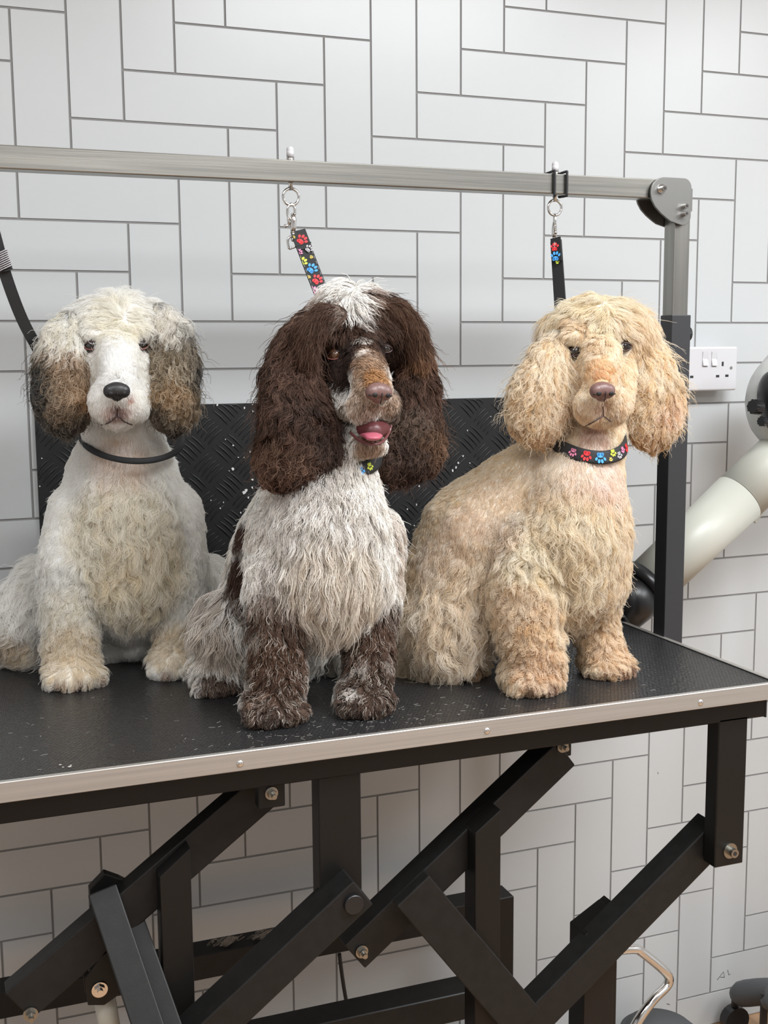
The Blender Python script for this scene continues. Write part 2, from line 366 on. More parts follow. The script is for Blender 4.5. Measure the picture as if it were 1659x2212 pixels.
    obj('ground_beam', box((.30, -.56, .03), (.35, -.12, .08), .0015, 1), M_black, T)
    obj('ground_beam', box((-.30, -.56, .03), (-.25, -.12, .08), .0015, 1), M_black, T)
    for x in (-.45, .65):
        for y in (-.575, -.095):
            bm = bmesh.new(); bcyl(bm, (x, y, 0), (x, y, .03), .022, 18); obj('foot', bm, M_rubber, T)
grooming_table()
# ------------------------------------------------------------------ overhead grooming arm
def ring(bm, c, R, r, nrm=(0, 1, 0), seg=28):
    F = frame_of(nrm, (0, 0, 1)); c = Vector(c)
    btube(bm, [c + F @ Vector((R * math.cos(2 * math.pi * i / seg), R * math.sin(2 * math.pi * i / seg), 0)) for i in range(seg)], r, 10, True)
def grooming_arm():
    A = thing('grooming_stand', (.737, -.343, .96), 'stainless steel overhead H-frame arm with black sleeved post at the right end of the table', 'stand')
    obj('crossbar', box((-.56, -.360, 1.6925), (.712, -.330, 1.7225), .0016, 2), M_steel, A)
    obj('post', box((.7215, -.358, 1.40), (.7505, -.329, 1.712), .0014, 2), M_steelv, A)
    s = obj('sleeve', box((.7195, -.360, .90), (.7555, -.327, 1.512), .0012, 2), M_sleeve, A); s['label'] = 'black square sleeve of the post'
    # knuckle plates
    P = []
    def arc(cx, cz, r, a0, a1, n=7):
        for i in range(n + 1):
            a = math.radians(a0 + (a1 - a0) * i / n); P.append((cx + r * math.cos(a), cz + r * math.sin(a)))
    arc(.731, 1.7105, .0145, 0, 90); arc(.695, 1.700, .025, 90, 190, 9); P.extend([(.673, 1.688), (.679, 1.679), (.689, 1.670), (.700, 1.6625), (.7085, 1.6575)])
    arc(.731, 1.6665, .0145, 250, 360)
    for y in (-.3665, -.3295 + .0025):
        bm = bmesh.new(); bprism(bm, P, y, y + .004, 1, .0006); obj('knuckle_plate', bm, M_plate, A)
    obj('knuckle_web', box((.7475, -.3625, 1.675), (.7505, -.327, 1.71)), M_plate, A)
    sockbolt(A, (.689, -.3665, 1.7065), .0042, .010, M_chrome, True)
    sockbolt(A, (.731, -.3665, 1.681), .0040, .010); sockbolt(A, (.731, -.3665, 1.6695), .0040, .010)
    # clamp knob behind the post
    k = obj('clamp_knob', bcyl(bmesh.new(), (.7555, -.335, 1.482), (.769, -.335, 1.482), .014, 20, .012), M_darkp, A); k['label'] = 'round black knob'
    # clamp bracket under the table edge
    obj('table_clamp', box((.7225, -.375, .90), (.7195 + .002, -.312, .955)), M_black, A)
    # eye bolts with white caps
    for x, zc in ((at(628, 400, -.345)[0], 0), (at(1199, 400, -.345)[0], 1)):
        bm = bmesh.new(); bcyl(bm, (x, -.345, 1.683), (x, -.345, 1.730), .0032, 14)
        bcyl(bm, (x, -.345, 1.7225), (x, -.345, 1.728), .0058, 6)
        R = .0115; c = Vector((x, -.345, 1.674)); n = 26; pts = []
        for i in range(n): 
            a = math.pi / 2 + .25 + (2 * math.pi - .5) * i / (n - 1); pts.append(c + Vector((R * math.cos(a), 0, R * math.sin(a))))
        pts = [Vector((x, -.345, 1.6885))] + pts; btube(bm, pts, .0021, 9)
        e = obj('eye_bolt', bm, M_chrome, A, True); e['label'] = 'chrome eye bolt through the crossbar'
        bm = bmesh.new(); bcyl(bm, (x, -.345, 1.729), (x, -.345, 1.738), .0054, 18, .0052); bsphere(bm, (x, -.345, 1.738), .0053, 3)
        c_ = obj('cap', bm, M_white, e, True); c_['label'] = 'white rounded cap'
grooming_arm()
# black wire keeper looped round the bar
def bar_hook():
    x = at(1210, 400, -.362)[0]
    h = thing('bar_hook', (x, -.345, 1.70), 'black wire hook looped round the steel crossbar near its right end', 'hook')
    bm = bmesh.new()
    for s, dx in ((-1, -.010), (1, .011)):
        P = [(x + dx, -.330, 1.7255), (x + dx, -.360, 1.7262), (x + dx, -.3632, 1.722), (x + dx, -.3632, 1.693), (x + dx * .9, -.3625, 1.690), (x + dx * .4, -.350, 1.6895)]
        btube(bm, smooth_pts(P, 4), .0020, 8)
    btube(bm, [(x - .010, -.329, 1.7255), (x + .011, -.329, 1.7255)], .0020, 8)
    obj('wire', bm, M_rubber, h, True)
bar_hook()
def paw(bm_pad, c, ex, ey, n, s):
    """paw print: a pad and four toes as thin raised discs; ex, ey span the strap face"""
    def disc(px, py, rx, ry, rot=0):
        ring_ = []; ca, sa = math.cos(rot), math.sin(rot)
        for i in range(12):
            a = i * math.pi / 6; X = rx * math.cos(a); Y = ry * math.sin(a)
            ring_.append(bm_pad.verts.new(c + ex * (px + X * ca - Y * sa) * s + ey * (py + X * sa + Y * ca) * s + n * .0004))
        base = [bm_pad.verts.new(v.co - n * .0006) for v in ring_]
        f = bm_pad.faces.new(ring_); f.normal_update()
        for i in range(12): bm_pad.faces.new((ring_[i], ring_[(i + 1) % 12], base[(i + 1) % 12], base[i]))
    disc(-.02, -.28, .36, .26); disc(-.22, -.36, .17, .2); disc(.20, -.36, .17, .2)
    disc(-.45, .10, .13, .20, .5); disc(-.17, .34, .14, .22, .15); disc(.17, .34, .14, .22, -.15); disc(.45, .10, .13, .20, -.5)
def strap_run(L, pts, width, thick, side, m=M_web, name='strap'):
    bm = bmesh.new(); P = [Vector(p) for p in pts]; side = Vector(side).normalized(); rings = []
    for i, p in enumerate(P):
        d = (P[min(i + 1, len(P) - 1)] - P[max(i - 1, 0)]).normalized(); s = (side - d * side.dot(d)).normalized(); n = d.cross(s)
        rings.append([bm.verts.new(p + s * a * width / 2 + n * b * thick / 2) for a, b in ((-1, -1), (1, -1), (1, 1), (-1, 1))])
    for A, B in zip(rings, rings[1:]):
        for k in range(4): bm.faces.new((A[k], A[(k + 1) % 4], B[(k + 1) % 4], B[k]))
    bm.faces.new(rings[0][::-1]); bm.faces.new(rings[-1]); bmesh.ops.recalc_face_normals(bm, faces=bm.faces[:])
    return obj(name, bm, m, L)
def snap_clip(L, top, ang=0.0, s=1.0):
    """swivel trigger clip hanging at top"""
    R = Matrix.Rotation(ang, 3, 'Z'); t = Vector(top)
    def W(x, z, y=0): return t + (R @ Vector((x, y, z))) * s
    bm = bmesh.new()
    btube(bm, smooth_pts([W(.002, -.020), W(-.0045, -.014), W(-.0045, -.004), W(0, .0015), W(.0045, -.003), W(.005, -.012)], 5), .0019 * s, 9)
    btube(bm, [W(.002, -.010), W(.003, -.018), W(.002, -.028), W(.002, -.034)], [.0028 * s, .0042 * s, .0045 * s, .0030 * s], 10)
    btube(bm, [W(-.004, -.006), W(-.0045, -.018), W(-.003, -.026)], [.0012 * s, .0016 * s, .002 * s], 8)
    btube(bm, [W(-.004, -.026), W(-.0095, -.027)], [.002 * s, .0026 * s], 8)
    bcyl(bm, W(.002, -.034), W(.002, -.042), .0033 * s, 14); bsphere(bm, W(.002, -.0435), .0035 * s, 2)
    obj('snap_clip', bm, M_chrome, L, True)
    bm = bmesh.new()
    btube(bm, smooth_pts([W(-.0035, -.056, .001), W(-.0055, -.046), W(-.003, -.041), W(.002, -.039), W(.009, -.036), W(.0135, -.040), W(.0175, -.049, .001)], 5), .0017 * s, 9)
    btube(bm, [W(-.0035, -.056, .001), W(.0175, -.049, .001)], .0015 * s, 8)
    obj('swivel_loop', bm, M_chrome, L, True)
    return W(.003, -.052)
def lead_middle():
    x = at(628, 400, -.345)[0]
    L = thing('grooming_lead', (x, -.345, 1.66), 'black webbing lead with colourful paw prints hanging face-on above the brown dog', 'lead')
    b = snap_clip(L, (x, -.345, 1.6625), 0, 1.08)
    y0, y1 = -.346, -.40
    a = Vector(at(645, 505, y0)); e = Vector(at(712, 680, y1)); g = Vector(at(735, 760, -.42))
    S = strap_run(L, [a, a.lerp(e, .5), e, g], .0215, .0022, (1, 0, .35))
    d = (e - a).normalized(); sd = Vector((1, 0, .35)); sd = (sd - d * sd.dot(d)).normalized(); n = sd.cross(d); n = n if n.y < 0 else -n
    strap_run(L, [a + n * .0022 - d * .004, a + n * .0022 + d * .026], .0218, .0016, (1, 0, .35), name='keeper_fold')
    strap_run(L, [a + n * .0030 + d * .018, a + n * .0030 + d * .0195], .0236, .0012, (1, 0, .35), name='keeper_stitch')
    ln = (e - a).length
    F2 = Matrix.Rotation(0, 3, 'X')
    def pr(mm, u, v, s, lift=.0016):
        """print centred where the strap is seen at (u, v)"""
        p = Vector(at(u, v, y0 + (y1 - y0) * (v - 505) / 175)); k = (p - a).dot(d); w = (p - a).dot(sd)
        p = a + d * k + sd * max(min(w, .0100), -.0100) + n * lift
        ex = (-d * .85 + sd * -.5).normalized(); ey = (sd * .85 - d * .5).normalized(); bm = bmesh.new(); paw(bm, p, ex, ey, n, s)
        for v_ in bm.verts:
            w_ = (v_.co - a).dot(sd); lim = .0103
            if abs(w_) > lim: v_.co -= sd * (w_ - math.copysign(lim, w_))
        bmesh.ops.recalc_face_normals(bm, faces=bm.faces[:])
        o = obj('paw_print', bm, mm, S); return o
    pr(M_red, 652, 520, .0135, .0032)['label'] = 'red paw print'; pr(M_pink, 646, 546, .0085, .0032); pr(M_grey, 667, 540, .010, .0032)
    pr(M_lime, 653, 565, .0125)['label'] = 'lime green paw print'; pr(M_blue, 674, 581, .0135)['label'] = 'blue paw print'
    pr(M_red, 685, 605, .0130)['label'] = 'red paw print'; pr(M_gold, 633, 514, .0045, .0032); pr(M_gold, 672, 557, .0045); pr(M_gold, 667, 599, .0045); pr(M_pink, 678, 628, .0110)
    bm = bmesh.new()
    for s in (-1, 1):
        for i in range(14):
            p = a + d * (.030 + i * .0085) + sd * s * .0092 + n * .0012; btube(bm, [p, p + d * .005], .00028, 5)
    tag(obj('stitching', bm, M_grey, S), 'pale stitching', kind='stuff')
lead_middle()
def lead_right():
    x = at(1199, 400, -.345)[0]
    L = thing('grooming_lead', (x, -.345, 1.66), 'black lead hanging edge-on above the golden dog, red and blue print at its top', 'lead')
    snap_clip(L, (x, -.345, 1.6625), 1.25, .98)
    a = Vector(at(1201, 520, -.345)); b = Vector(at(1204, 565, -.35)); c = Vector(at(1210, 655, -.38)); e = Vector(at(1214, 760, -.42))
    S = strap_run(L, [a, b, c, e], .020, .0022, (.45, -1, 0))
    f = strap_run(L, [a + Vector((-.003, -.004, .004)), b + Vector((-.004, -.006, 0))], .017, .0022, (.62, -1, .12), name='printed_fold')
    f['label'] = 'folded strap end with red and blue print'
    for mm, v, s, dx in ((M_red, 533, .0105, 1198), (M_blue, 553, .0125, 1200), (M_lime, 566, .005, 1204)):
        p = Vector(at(dx, v, -.357)); bm = bmesh.new(); d = Vector((0, 0, 1)); sd = Vector((.85, -.45, .1)).normalized(); n = Vector((-.3, -.95, 0)).normalized()
        paw(bm, p, sd, d, n, s); bmesh.ops.recalc_face_normals(bm, faces=bm.faces[:]); obj('paw_print', bm, mm, f)
lead_right()
def lead_left():
    p = [at(-30, 440, -.345), at(-8, 520, -.34), at(14, 600, -.33), at(48, 690, -.31), at(86, 762, -.29), at(120, 830, -.25), at(150, 900, -.22)]
    L = thing('grooming_lead', p[0], 'plain black lead with a striped stopper slanting down to the white dog at far left', 'lead')
    strap_run(L, smooth_pts(p, 6), .0155, .003, (1, 0, .3))
    bm = bmesh.new(); a = Vector(at(1, 545, -.337)); b = Vector(at(13, 583, -.333)); d = (b - a)
    for i in range(9):
        q = a + d * (i / 8); btube(bm, [q - d * .04, q + d * .04], .0088, 14)
    st = obj('stopper', bm, M_web, L, True); st['label'] = 'black stopper'
    bm = bmesh.new()
    for i in range(9):
        q = a + d * ((i + .5) / 9.); s = Vector((1, 0, .35))
        btube(bm, [q + Vector((-.008, -.0078, -.003)), q + Vector((-.002, -.0096, .000)), q + Vector((.004, -.0094, .003)), q + Vector((.008, -.0072, .005))], .0008, 5)
    tag(obj('stopper_stripes', bm, M_grey, st), 'pale diagonal stripes', kind='stuff')
lead_left()
# ------------------------------------------------------------------ wall socket
def wall_socket():
    x1, zc = 1.0945, 1.4195; x0 = x1 - .146; z0, z1 = zc - .043, zc + .043
    S = thing('wall_socket', ((x0 + x1) / 2, -.001, zc), 'white double wall socket with two switches, right of the black post', 'socket')
    obj('back_box', box((x0 + .006, -.030, z0 + .004), (x1 - .012, -.0016, z1 - .004), .003, 2), M_white, S)
    obj('face_plate', box((x0, -.040, z0), (x1, -.029, z1), .004, 3), M_white, S)
    for u in (1524, 1543.5):
        c = at(u, 775, -.041); bm = bmesh.new(); bbox(bm, (c[0] - .0068, -.0405, c[2] - .014), (c[0] + .0062, -.0395, c[2] + .014)); fr = obj('switch_surround', bm, M_grey, S)
        bm = bmesh.new(); bprism(bm, [(-.0395, c[2] - .0135), (-.0395, c[2] + .0135), (-.0415, c[2] + .0135), (-.0405, c[2]), (-.0445, c[2] - .0135)], c[0] - .0062, c[0] + .0056, 0, .0004); obj('rocker_switch', bm, M_white, S)
    for u, v, w, h in ((1561, 786, .0042, .0085), (1550, 812.5, .0075, .0045), (1570, 811.5, .0075, .0045), (1494, 814, .0075, .0045)):
        c = at(u, v, -.040); obj('pin_hole', box((c[0] - w / 2, -.0405, c[2] - h / 2), (c[0] + w / 2, -.0390, c[2] + h / 2)), M_slot, S)
    c = at(1579, 794.5, -.040); bm = bmesh.new(); bcyl(bm, (c[0], -.0395, c[2]), (c[0], -.0408, c[2]), .0032, 16); obj('screw', bm, M_chrome, S)
wall_socket()
# ------------------------------------------------------------------ stand dryer
def stand_dryer():
    D = thing('stand_dryer', (1.22, -.18, 0), 'cream stand dryer with long round blower tube and black nozzle, cut by the right edge', 'dryer')
    y = -.20
    a = Vector(at(1690, 985, y)); b = Vector(at(1400, 1262, y)); d = (b - a).normalized()
    r = .050
    mid = a.lerp(b, .33)
    bm = bmesh.new(); bcyl(bm, a - d * .05, mid - d * .0008, r, 48); t = obj('blower_tube', bm, M_cream, D, True); t['label'] = 'upper cream tube section'
    bm = bmesh.new(); bcyl(bm, mid - d * .0012, mid + d * .0012, r - .001, 48); obj('tube_seam', bm, M_slot, D, True)
    bm = bmesh.new(); bcyl(bm, mid + d * .0008, b, r + .0003, 48, .046); t = obj('blower_tube', bm, M_cream, D, True)
    bm = bmesh.new(); e = b + d * .085; bcyl(bm, b - d * .004, b + d * .018, .0525, 48); bcyl(bm, b + d * .01, e, .050, 48, .043)
    bcyl(bm, e, e + d * .004, .043, 48, .041); n = obj('nozzle', bm, M_darkp, D, True); n['label'] = 'black rubber nozzle'
    # motor housing
    c = Vector(at(1712, 868, y)); V = Vol(); V.wball(c, .086, (1, 1, 1.15)); V.wball(c + Vector((.05, 0, -.02)), .083, (1, .97, 1.12)); V.wball(c + Vector((.095, -.01, -.02)), .070, (1, .95, 1.1)); V.wball(c + Vector((.02, 0, .02)), .088, (1, 1, 1.1))
    h = link('motor_housing', V.skin('motor_housing', .004, 10), M_dryer, D)
    bm = bmesh.new(); q = Matrix.Rotation(-.28, 3, 'Y'); bsphere(bm, c + Vector((-.058, -.030, -.004)), .05, 4, (.62, .80, 1.30), q); obj('control_panel', bm, M_darkp, D, True)
    for (u, v, rr, ln) in ((1640, 880, .0125, .020), (1652, 911, .008, .012)):
        p = Vector(at(u, v, y - .045)); ax = Vector((-.95, -.25, .12)).normalized(); bm = bmesh.new(); bcyl(bm, p, p + ax * ln, rr, 20, rr * .9)
        for k in range(10):
            F = frame_of(ax); q = F @ Vector((math.cos(k * .628), math.sin(k * .628), 0)) * rr; bcyl(bm, p + q + ax * .003, p + q + ax * ln * .9, .0014, 6)
        k_ = obj('control_knob', bm, M_darkp, D); 
    p = Vector(at(1632, 1122, y)); bm = bmesh.new(); bcyl(bm, p + Vector((.012, 0, .014)), p - Vector((.004, 0, .004)), .005, 12); obj('lug', bm, M_cream, D)
    # stand: chrome pole and grey star base
    px, py = 1.200, -.235
    bm = bmesh.new(); bcyl(bm, (px, py, .10), (px, py, 1.31), .014, 24); obj('pole', bm, M_chrome, D, True)
    hub = bmesh.new(); bcyl(hub, (px, py, .085), (px, py, .17), .035, 24, .025); obj('hub', hub, M_greyp, D, True)
    for k in range(5):
        an = math.radians(178 + 72 * k); e = Vector((px + .22 * math.cos(an), py + .20 * math.sin(an), .085)) if k else Vector((1.165, -.165, .17))
        if k == 0: e = Vector((1.115, -.165, .160))
        bm = bmesh.new(); btube(bm, smooth_pts([(px, py, .13), (px * .5 + e.x * .5, py * .5 + e.y * .5, .135), tuple(e)], 5), [.03] * 5 + [.028] * 4 + [.026, .018], 12)
        lg = obj('base_leg', bm, M_greyp, D, True); bm = bmesh.new(); bcyl(bm, (e.x, e.y - .011, .03), (e.x, e.y + .011, .03), .030, 20); bcyl(bm, (e.x, e.y, .045), (e.x, e.y, e.z), .008, 10); obj('castor', bm, M_darkp, lg)
stand_dryer()
# ------------------------------------------------------------------ grey disc taken for part of the dryer base, with a bent chrome tube
def dryer_base_part():
    S = thing('dryer_base_part', (.84, -.26, 0), 'grey disc of the dryer base with a bent chrome tube under the right end of the table', 'dryer_base_part')
    cx, cy = .86, -.24; dy = -.13
    c = at(1425, 2216, dy); R_ = .085; bm = bmesh.new(); bcyl(bm, (c[0], dy, .045), (c[0], dy, c[2]), R_, 40, R_ * .9)
    bmesh.ops.bevel(bm, geom=[e for e in bm.edges if abs(e.verts[0].co.z - e.verts[1].co.z) < 1e-6 and e.verts[0].co.z > .06], offset=.012, segments=3, affect='EDGES')
    obj('base_disc', bm, M_greyp, S, True)
    for k in range(4):
        a = k * 1.5708 + .3; q = (c[0] + .065 * math.cos(a), dy + .065 * math.sin(a)); bm = bmesh.new(); bcyl(bm, (q[0] - .01, q[1], .022), (q[0] + .01, q[1], .022), .022, 18); bcyl(bm, (q[0], q[1], .03), (q[0], q[1], .05), .007, 10); obj('castor', bm, M_darkp, S)
    P = [at(1338, 2052, cy - .01), at(1372, 2050, cy - .01), at(1388, 2058, cy - .01), at(1432, 2094, cy - .02), at(1445, 2112, cy - .02), at(1440, 2130, cy - .02), at(1415, 2155, cy - .03), at(1392, 2184, cy - .035), at(1372, 2216, cy - .035), at(1362, 2240, cy - .02), (c[0] - .05, dy - .03, c[2] - .02)]
    bm = bmesh.new(); btube(bm, smooth_pts(P, 6), .0088, 16); t = obj('bent_tube', bm, M_chrome, S, True); t['label'] = 'bent chrome tube'
dryer_base_part()
# ------------------------------------------------------------------ scuffs on the wall, loose hair
bm = bmesh.new()
for S_ in ([(1549, 2117), (1563, 2099), (1565, 2111)], [(1556, 2111), (1565, 2111)], [(1572, 2095), (1574, 2106), (1578, 2104)], [(1440, 2168), (1447, 2170)], [(1421, 1668), (1422, 1672)], [(1170, 2098), (1175, 2101), (1172, 2104)]):
    btube(bm, [at(u, v, -.0018) for u, v in S_], .0005, 5)
sc = tag(obj('scuff_marks', bm, M_web, wall_back), kind='stuff'); sc['label'] = 'dark scuffs'
M_tuft = mat('clipped_hair', (.30, .25, .20), .8); M_pale = mat('pale_hair', (.50, .48, .44), .7)
def tuft(u, v, w, label):
    c = at(u, v, -.128); c[2] = .4625; bm = bmesh.new()
    for i in range(70):
        a = random.random() * 6.28; r = random.random() * w; p = Vector((c[0] + r * math.cos(a) * 1.5, c[1] + r * math.sin(a) * .5, c[2] + random.random() * w * .55)); P = [p]
        t = random.random() * 6.28
        for k in range(6):
            t += random.uniform(.3, 1.2); p = p + Vector((math.cos(t) * .004, math.sin(t) * .002, math.sin(t * 1.3) * .0022)); p.z = max(p.z, .4628); P.append(p)
        btube(bm, P, .00035, 3)
    tag(obj('hair_tuft', bm, M_tuft), label, 'hair', kind='stuff')
tuft(490, 2020, .016, 'loose tuft of grey brown clipped hair on the rear rail, nearer the left'); tuft(572, 2008, .013, 'smaller tuft of clipped hair on the rear rail, right of the other')
bm = bmesh.new()
for i in range(230):
    if i < 150: x = random.gauss(.10, .12); y = random.gauss(-.60, .03)
    else: x = random.uniform(-.35, .6); y = random.uniform(-.64, -.35)
    if not (-.5 < x < .7 and -.643 < y < -.1): continue
    a = random.random() * 6.28; L = random.uniform(.002, .009); t = [Vector((x, y, TZ + .0006))]
    for k in range(3): a += random.uniform(-.6, .6); t.append(t[-1] + Vector((math.cos(a), math.sin(a), 0)) * L / 3)
    btube(bm, t, .00014, 3)
for u, v, r in ((130, 1652, .0012), (136, 1657, .0009), (150, 1656, .0016), (153, 1653, .0010), (88, 1590, .0006)):
    p = at(u, v, -.6); p = CP + (p - CP) * ((TZ + .001 - CP[2]) / (p[2] - CP[2])); bsphere(bm, p, r, 1, (1.6, 1, .5))
tag(obj('loose_hairs', bm, M_pale), 'fine loose hairs and clippings scattered on the black table mat', 'hair', kind='stuff')
# ------------------------------------------------------------------ dogs: bodies, coats
def hair_material(name, rough=.55, spec=.25, trans=0.0):
    m = bpy.data.materials.new(name); m.use_nodes = True; nt = m.node_tree; b = nt.nodes['Principled BSDF']
    a = nt.nodes.new('ShaderNodeAttribute'); a.attribute_name = 'tint'; nt.links.new(a.outputs['Color'], b.inputs['Base Color'])
    b.inputs['Roughness'].default_value = rough; b.inputs['Specular IOR Level'].default_value = spec
    if trans > 0:
        t = nt.nodes.new('ShaderNodeBsdfTranslucent'); nt.links.new(a.outputs['Color'], t.inputs['Color'])
        mx = nt.nodes.new('ShaderNodeMixShader'); mx.inputs[0].default_value = trans
        nt.links.new(b.outputs[0], mx.inputs[1]); nt.links.new(t.outputs[0], mx.inputs[2]); nt.links.new(mx.outputs[0], nt.nodes['Material Output'].inputs['Surface'])
    return m
M_fur = hair_material('fur', .55, .12, .60); M_fur_dark = hair_material('fur_dark', .55, .14, .12); M_skin = hair_material('undercoat', .9, .05)
M_nose_b = mat('nose_black', (.022, .021, .022), .38, bump=((500, 500, 500), .5, .0008)); M_nose_p = mat('nose_brown', (.16, .085, .075), .38, bump=((500, 500, 500), .5, .0008))
M_nostril = mat('nostril', (.006, .004, .004), .6); M_eye = mat('eye', (.010, .007, .006), .06, coat=1.0); M_eyeb = mat('eye_brown', (.075, .032, .014), .08, coat=1.0)
M_lid = mat('eyelid', (.20, .07, .06), .4); M_lidd = mat('eyelid_dark', (.045, .022, .020), .4)
M_tongue = mat('tongue', (.42, .10, .14), .35, bump=((700, 700, 700), .3, .0006)); M_mouth = mat('mouth', (.10, .025, .028), .4); M_lip = mat('lip', (.13, .045, .045), .3)
def unit(a): return a / np.maximum(np.linalg.norm(a, axis=-1, keepdims=True), 1e-9)
class Surf:
    def __init__(s, me):
        s.me = me; n = len(me.vertices); s.v = np.empty(n * 3, np.float32); me.vertices.foreach_get('co', s.v); s.v = s.v.reshape(-1, 3).astype(float)
        me.calc_loop_triangles(); t = np.empty(len(me.loop_triangles) * 3, np.int32); me.loop_triangles.foreach_get('vertices', t); s.t = t.reshape(-1, 3)
        a, b, c = s.v[s.t[:, 0]], s.v[s.t[:, 1]], s.v[s.t[:, 2]]; cr = np.cross(b - a, c - a); s.area = np.linalg.norm(cr, axis=1) / 2; s.fn = unit(cr)
        s.bvh = BVHTree.FromPolygons([tuple(p) for p in s.v], [tuple(int(i) for i in q) for q in s.t])
        vn = np.zeros_like(s.v)
        for k in range(3): np.add.at(vn, s.t[:, k], cr)
        s.vn = unit(vn)
    def hit(s, u, v, y=-.4):
        d = Vector(at(u, v, 0) - CP).normalized(); h = s.bvh.ray_cast(Vector(CP), d)
        if h[0] is not None: return np.array(h[0]), np.array(h[1])
        best = None
        for yy in (-.65, -.6, -.55, -.5, -.45, -.4, -.35, -.3, -.25, -.2, -.15):
            q = s.bvh.find_nearest(Vector(at(u, v, yy)))
            if best is None or q[3] < best[3]: best = q
        return np.array(best[0]), np.array(best[1])
    def sample(s, n, dens=None):
        w = s.area.copy(); c = (s.v[s.t[:, 0]] + s.v[s.t[:, 1]] + s.v[s.t[:, 2]]) / 3
        view = unit(CP - c); f = np.sum(view * s.fn, axis=1); w *= np.where(f > -.15, 1.0, .28)
        if dens is not None: w *= dens(c)
        cs = np.cumsum(w); i = np.searchsorted(cs, RNG.random(n) * cs[-1]); i = np.minimum(i, len(w) - 1)
        r1 = np.sqrt(RNG.random(n))[:, None]; r2 = RNG.random(n)[:, None]; T = s.t[i]
        k = ((1 - r1), r1 * (1 - r2), r1 * r2)
        return sum(s.v[T[:, j]] * k[j] for j in range(3)), unit(sum(s.vn[T[:, j]] * k[j] for j in range(3)))
class Field:
    """values set at marked places of the coat, blended smoothly between them.
    rows: (u, v, u2, v2, length_mm, lift, wave, clump)"""
    def __init__(s, surf, rows, sig=.022):
        s.P = []; s.D = []; s.V = []; s.sig = sig
        for r in rows:
            p, n = surf.hit(r[0], r[1]); q = at(r[2], r[3], p[1]); d = unit(q - p); s.P.append(p); s.D.append(d); s.V.append(r[4:8])
        s.P = np.array(s.P); s.D = np.array(s.D); s.V = np.array(s.V, float)
    def __call__(s, p):
        d2 = ((p[:, None, :] - s.P[None]) ** 2).sum(2); m = d2.min(1, keepdims=True); w = np.exp(-(d2 - m) / (2 * s.sig ** 2)); w /= w.sum(1, keepdims=True)
        return unit(w @ s.D), w @ s.V
def paint(surf, base, blobs):
    """soft patches of coat colour: (u, v, radius_px, colour, hardness)"""
    B = []
    for u, v, r, c, h in blobs:
        p, n = surf.hit(u, v); B.append((p, r * depth(p) / CF, np.array(c), h))
    base = np.array(base, float)
    def f(p, jit=.0):
        q = p + (RNG.normal(size=p.shape) * jit if jit > 0 else 0)
        out = np.tile(base, (len(p), 1))
        for c, r, col, h in B:
            d = np.linalg.norm(q - c, axis=1) / r; t = np.clip((1.25 - d) / .5, 0, 1); t = (t * t * (3 - 2 * t) * h)[:, None]; out = out * (1 - t) + col * t
        return out
    return f
def brighten(c, g):
    l = np.clip((c.mean(axis=-1, keepdims=True) - .15) / .35, 0, 1); m = np.clip(c.max(axis=-1, keepdims=True), 1e-3, 1); c = c * m ** (-g * l); lum = c.mean(axis=-1, keepdims=True); s = 1 - g * .62 * l; return lum + (c - lum) * s
def tint_mesh(me, surf, col, gain=0.0):
    a = me.color_attributes.new('tint', 'FLOAT_COLOR', 'POINT'); c = np.ones((len(surf.v), 4), np.float32); c[:, :3] = brighten(col(surf.v), gain) * .80; a.data.foreach_set('color', c.ravel())
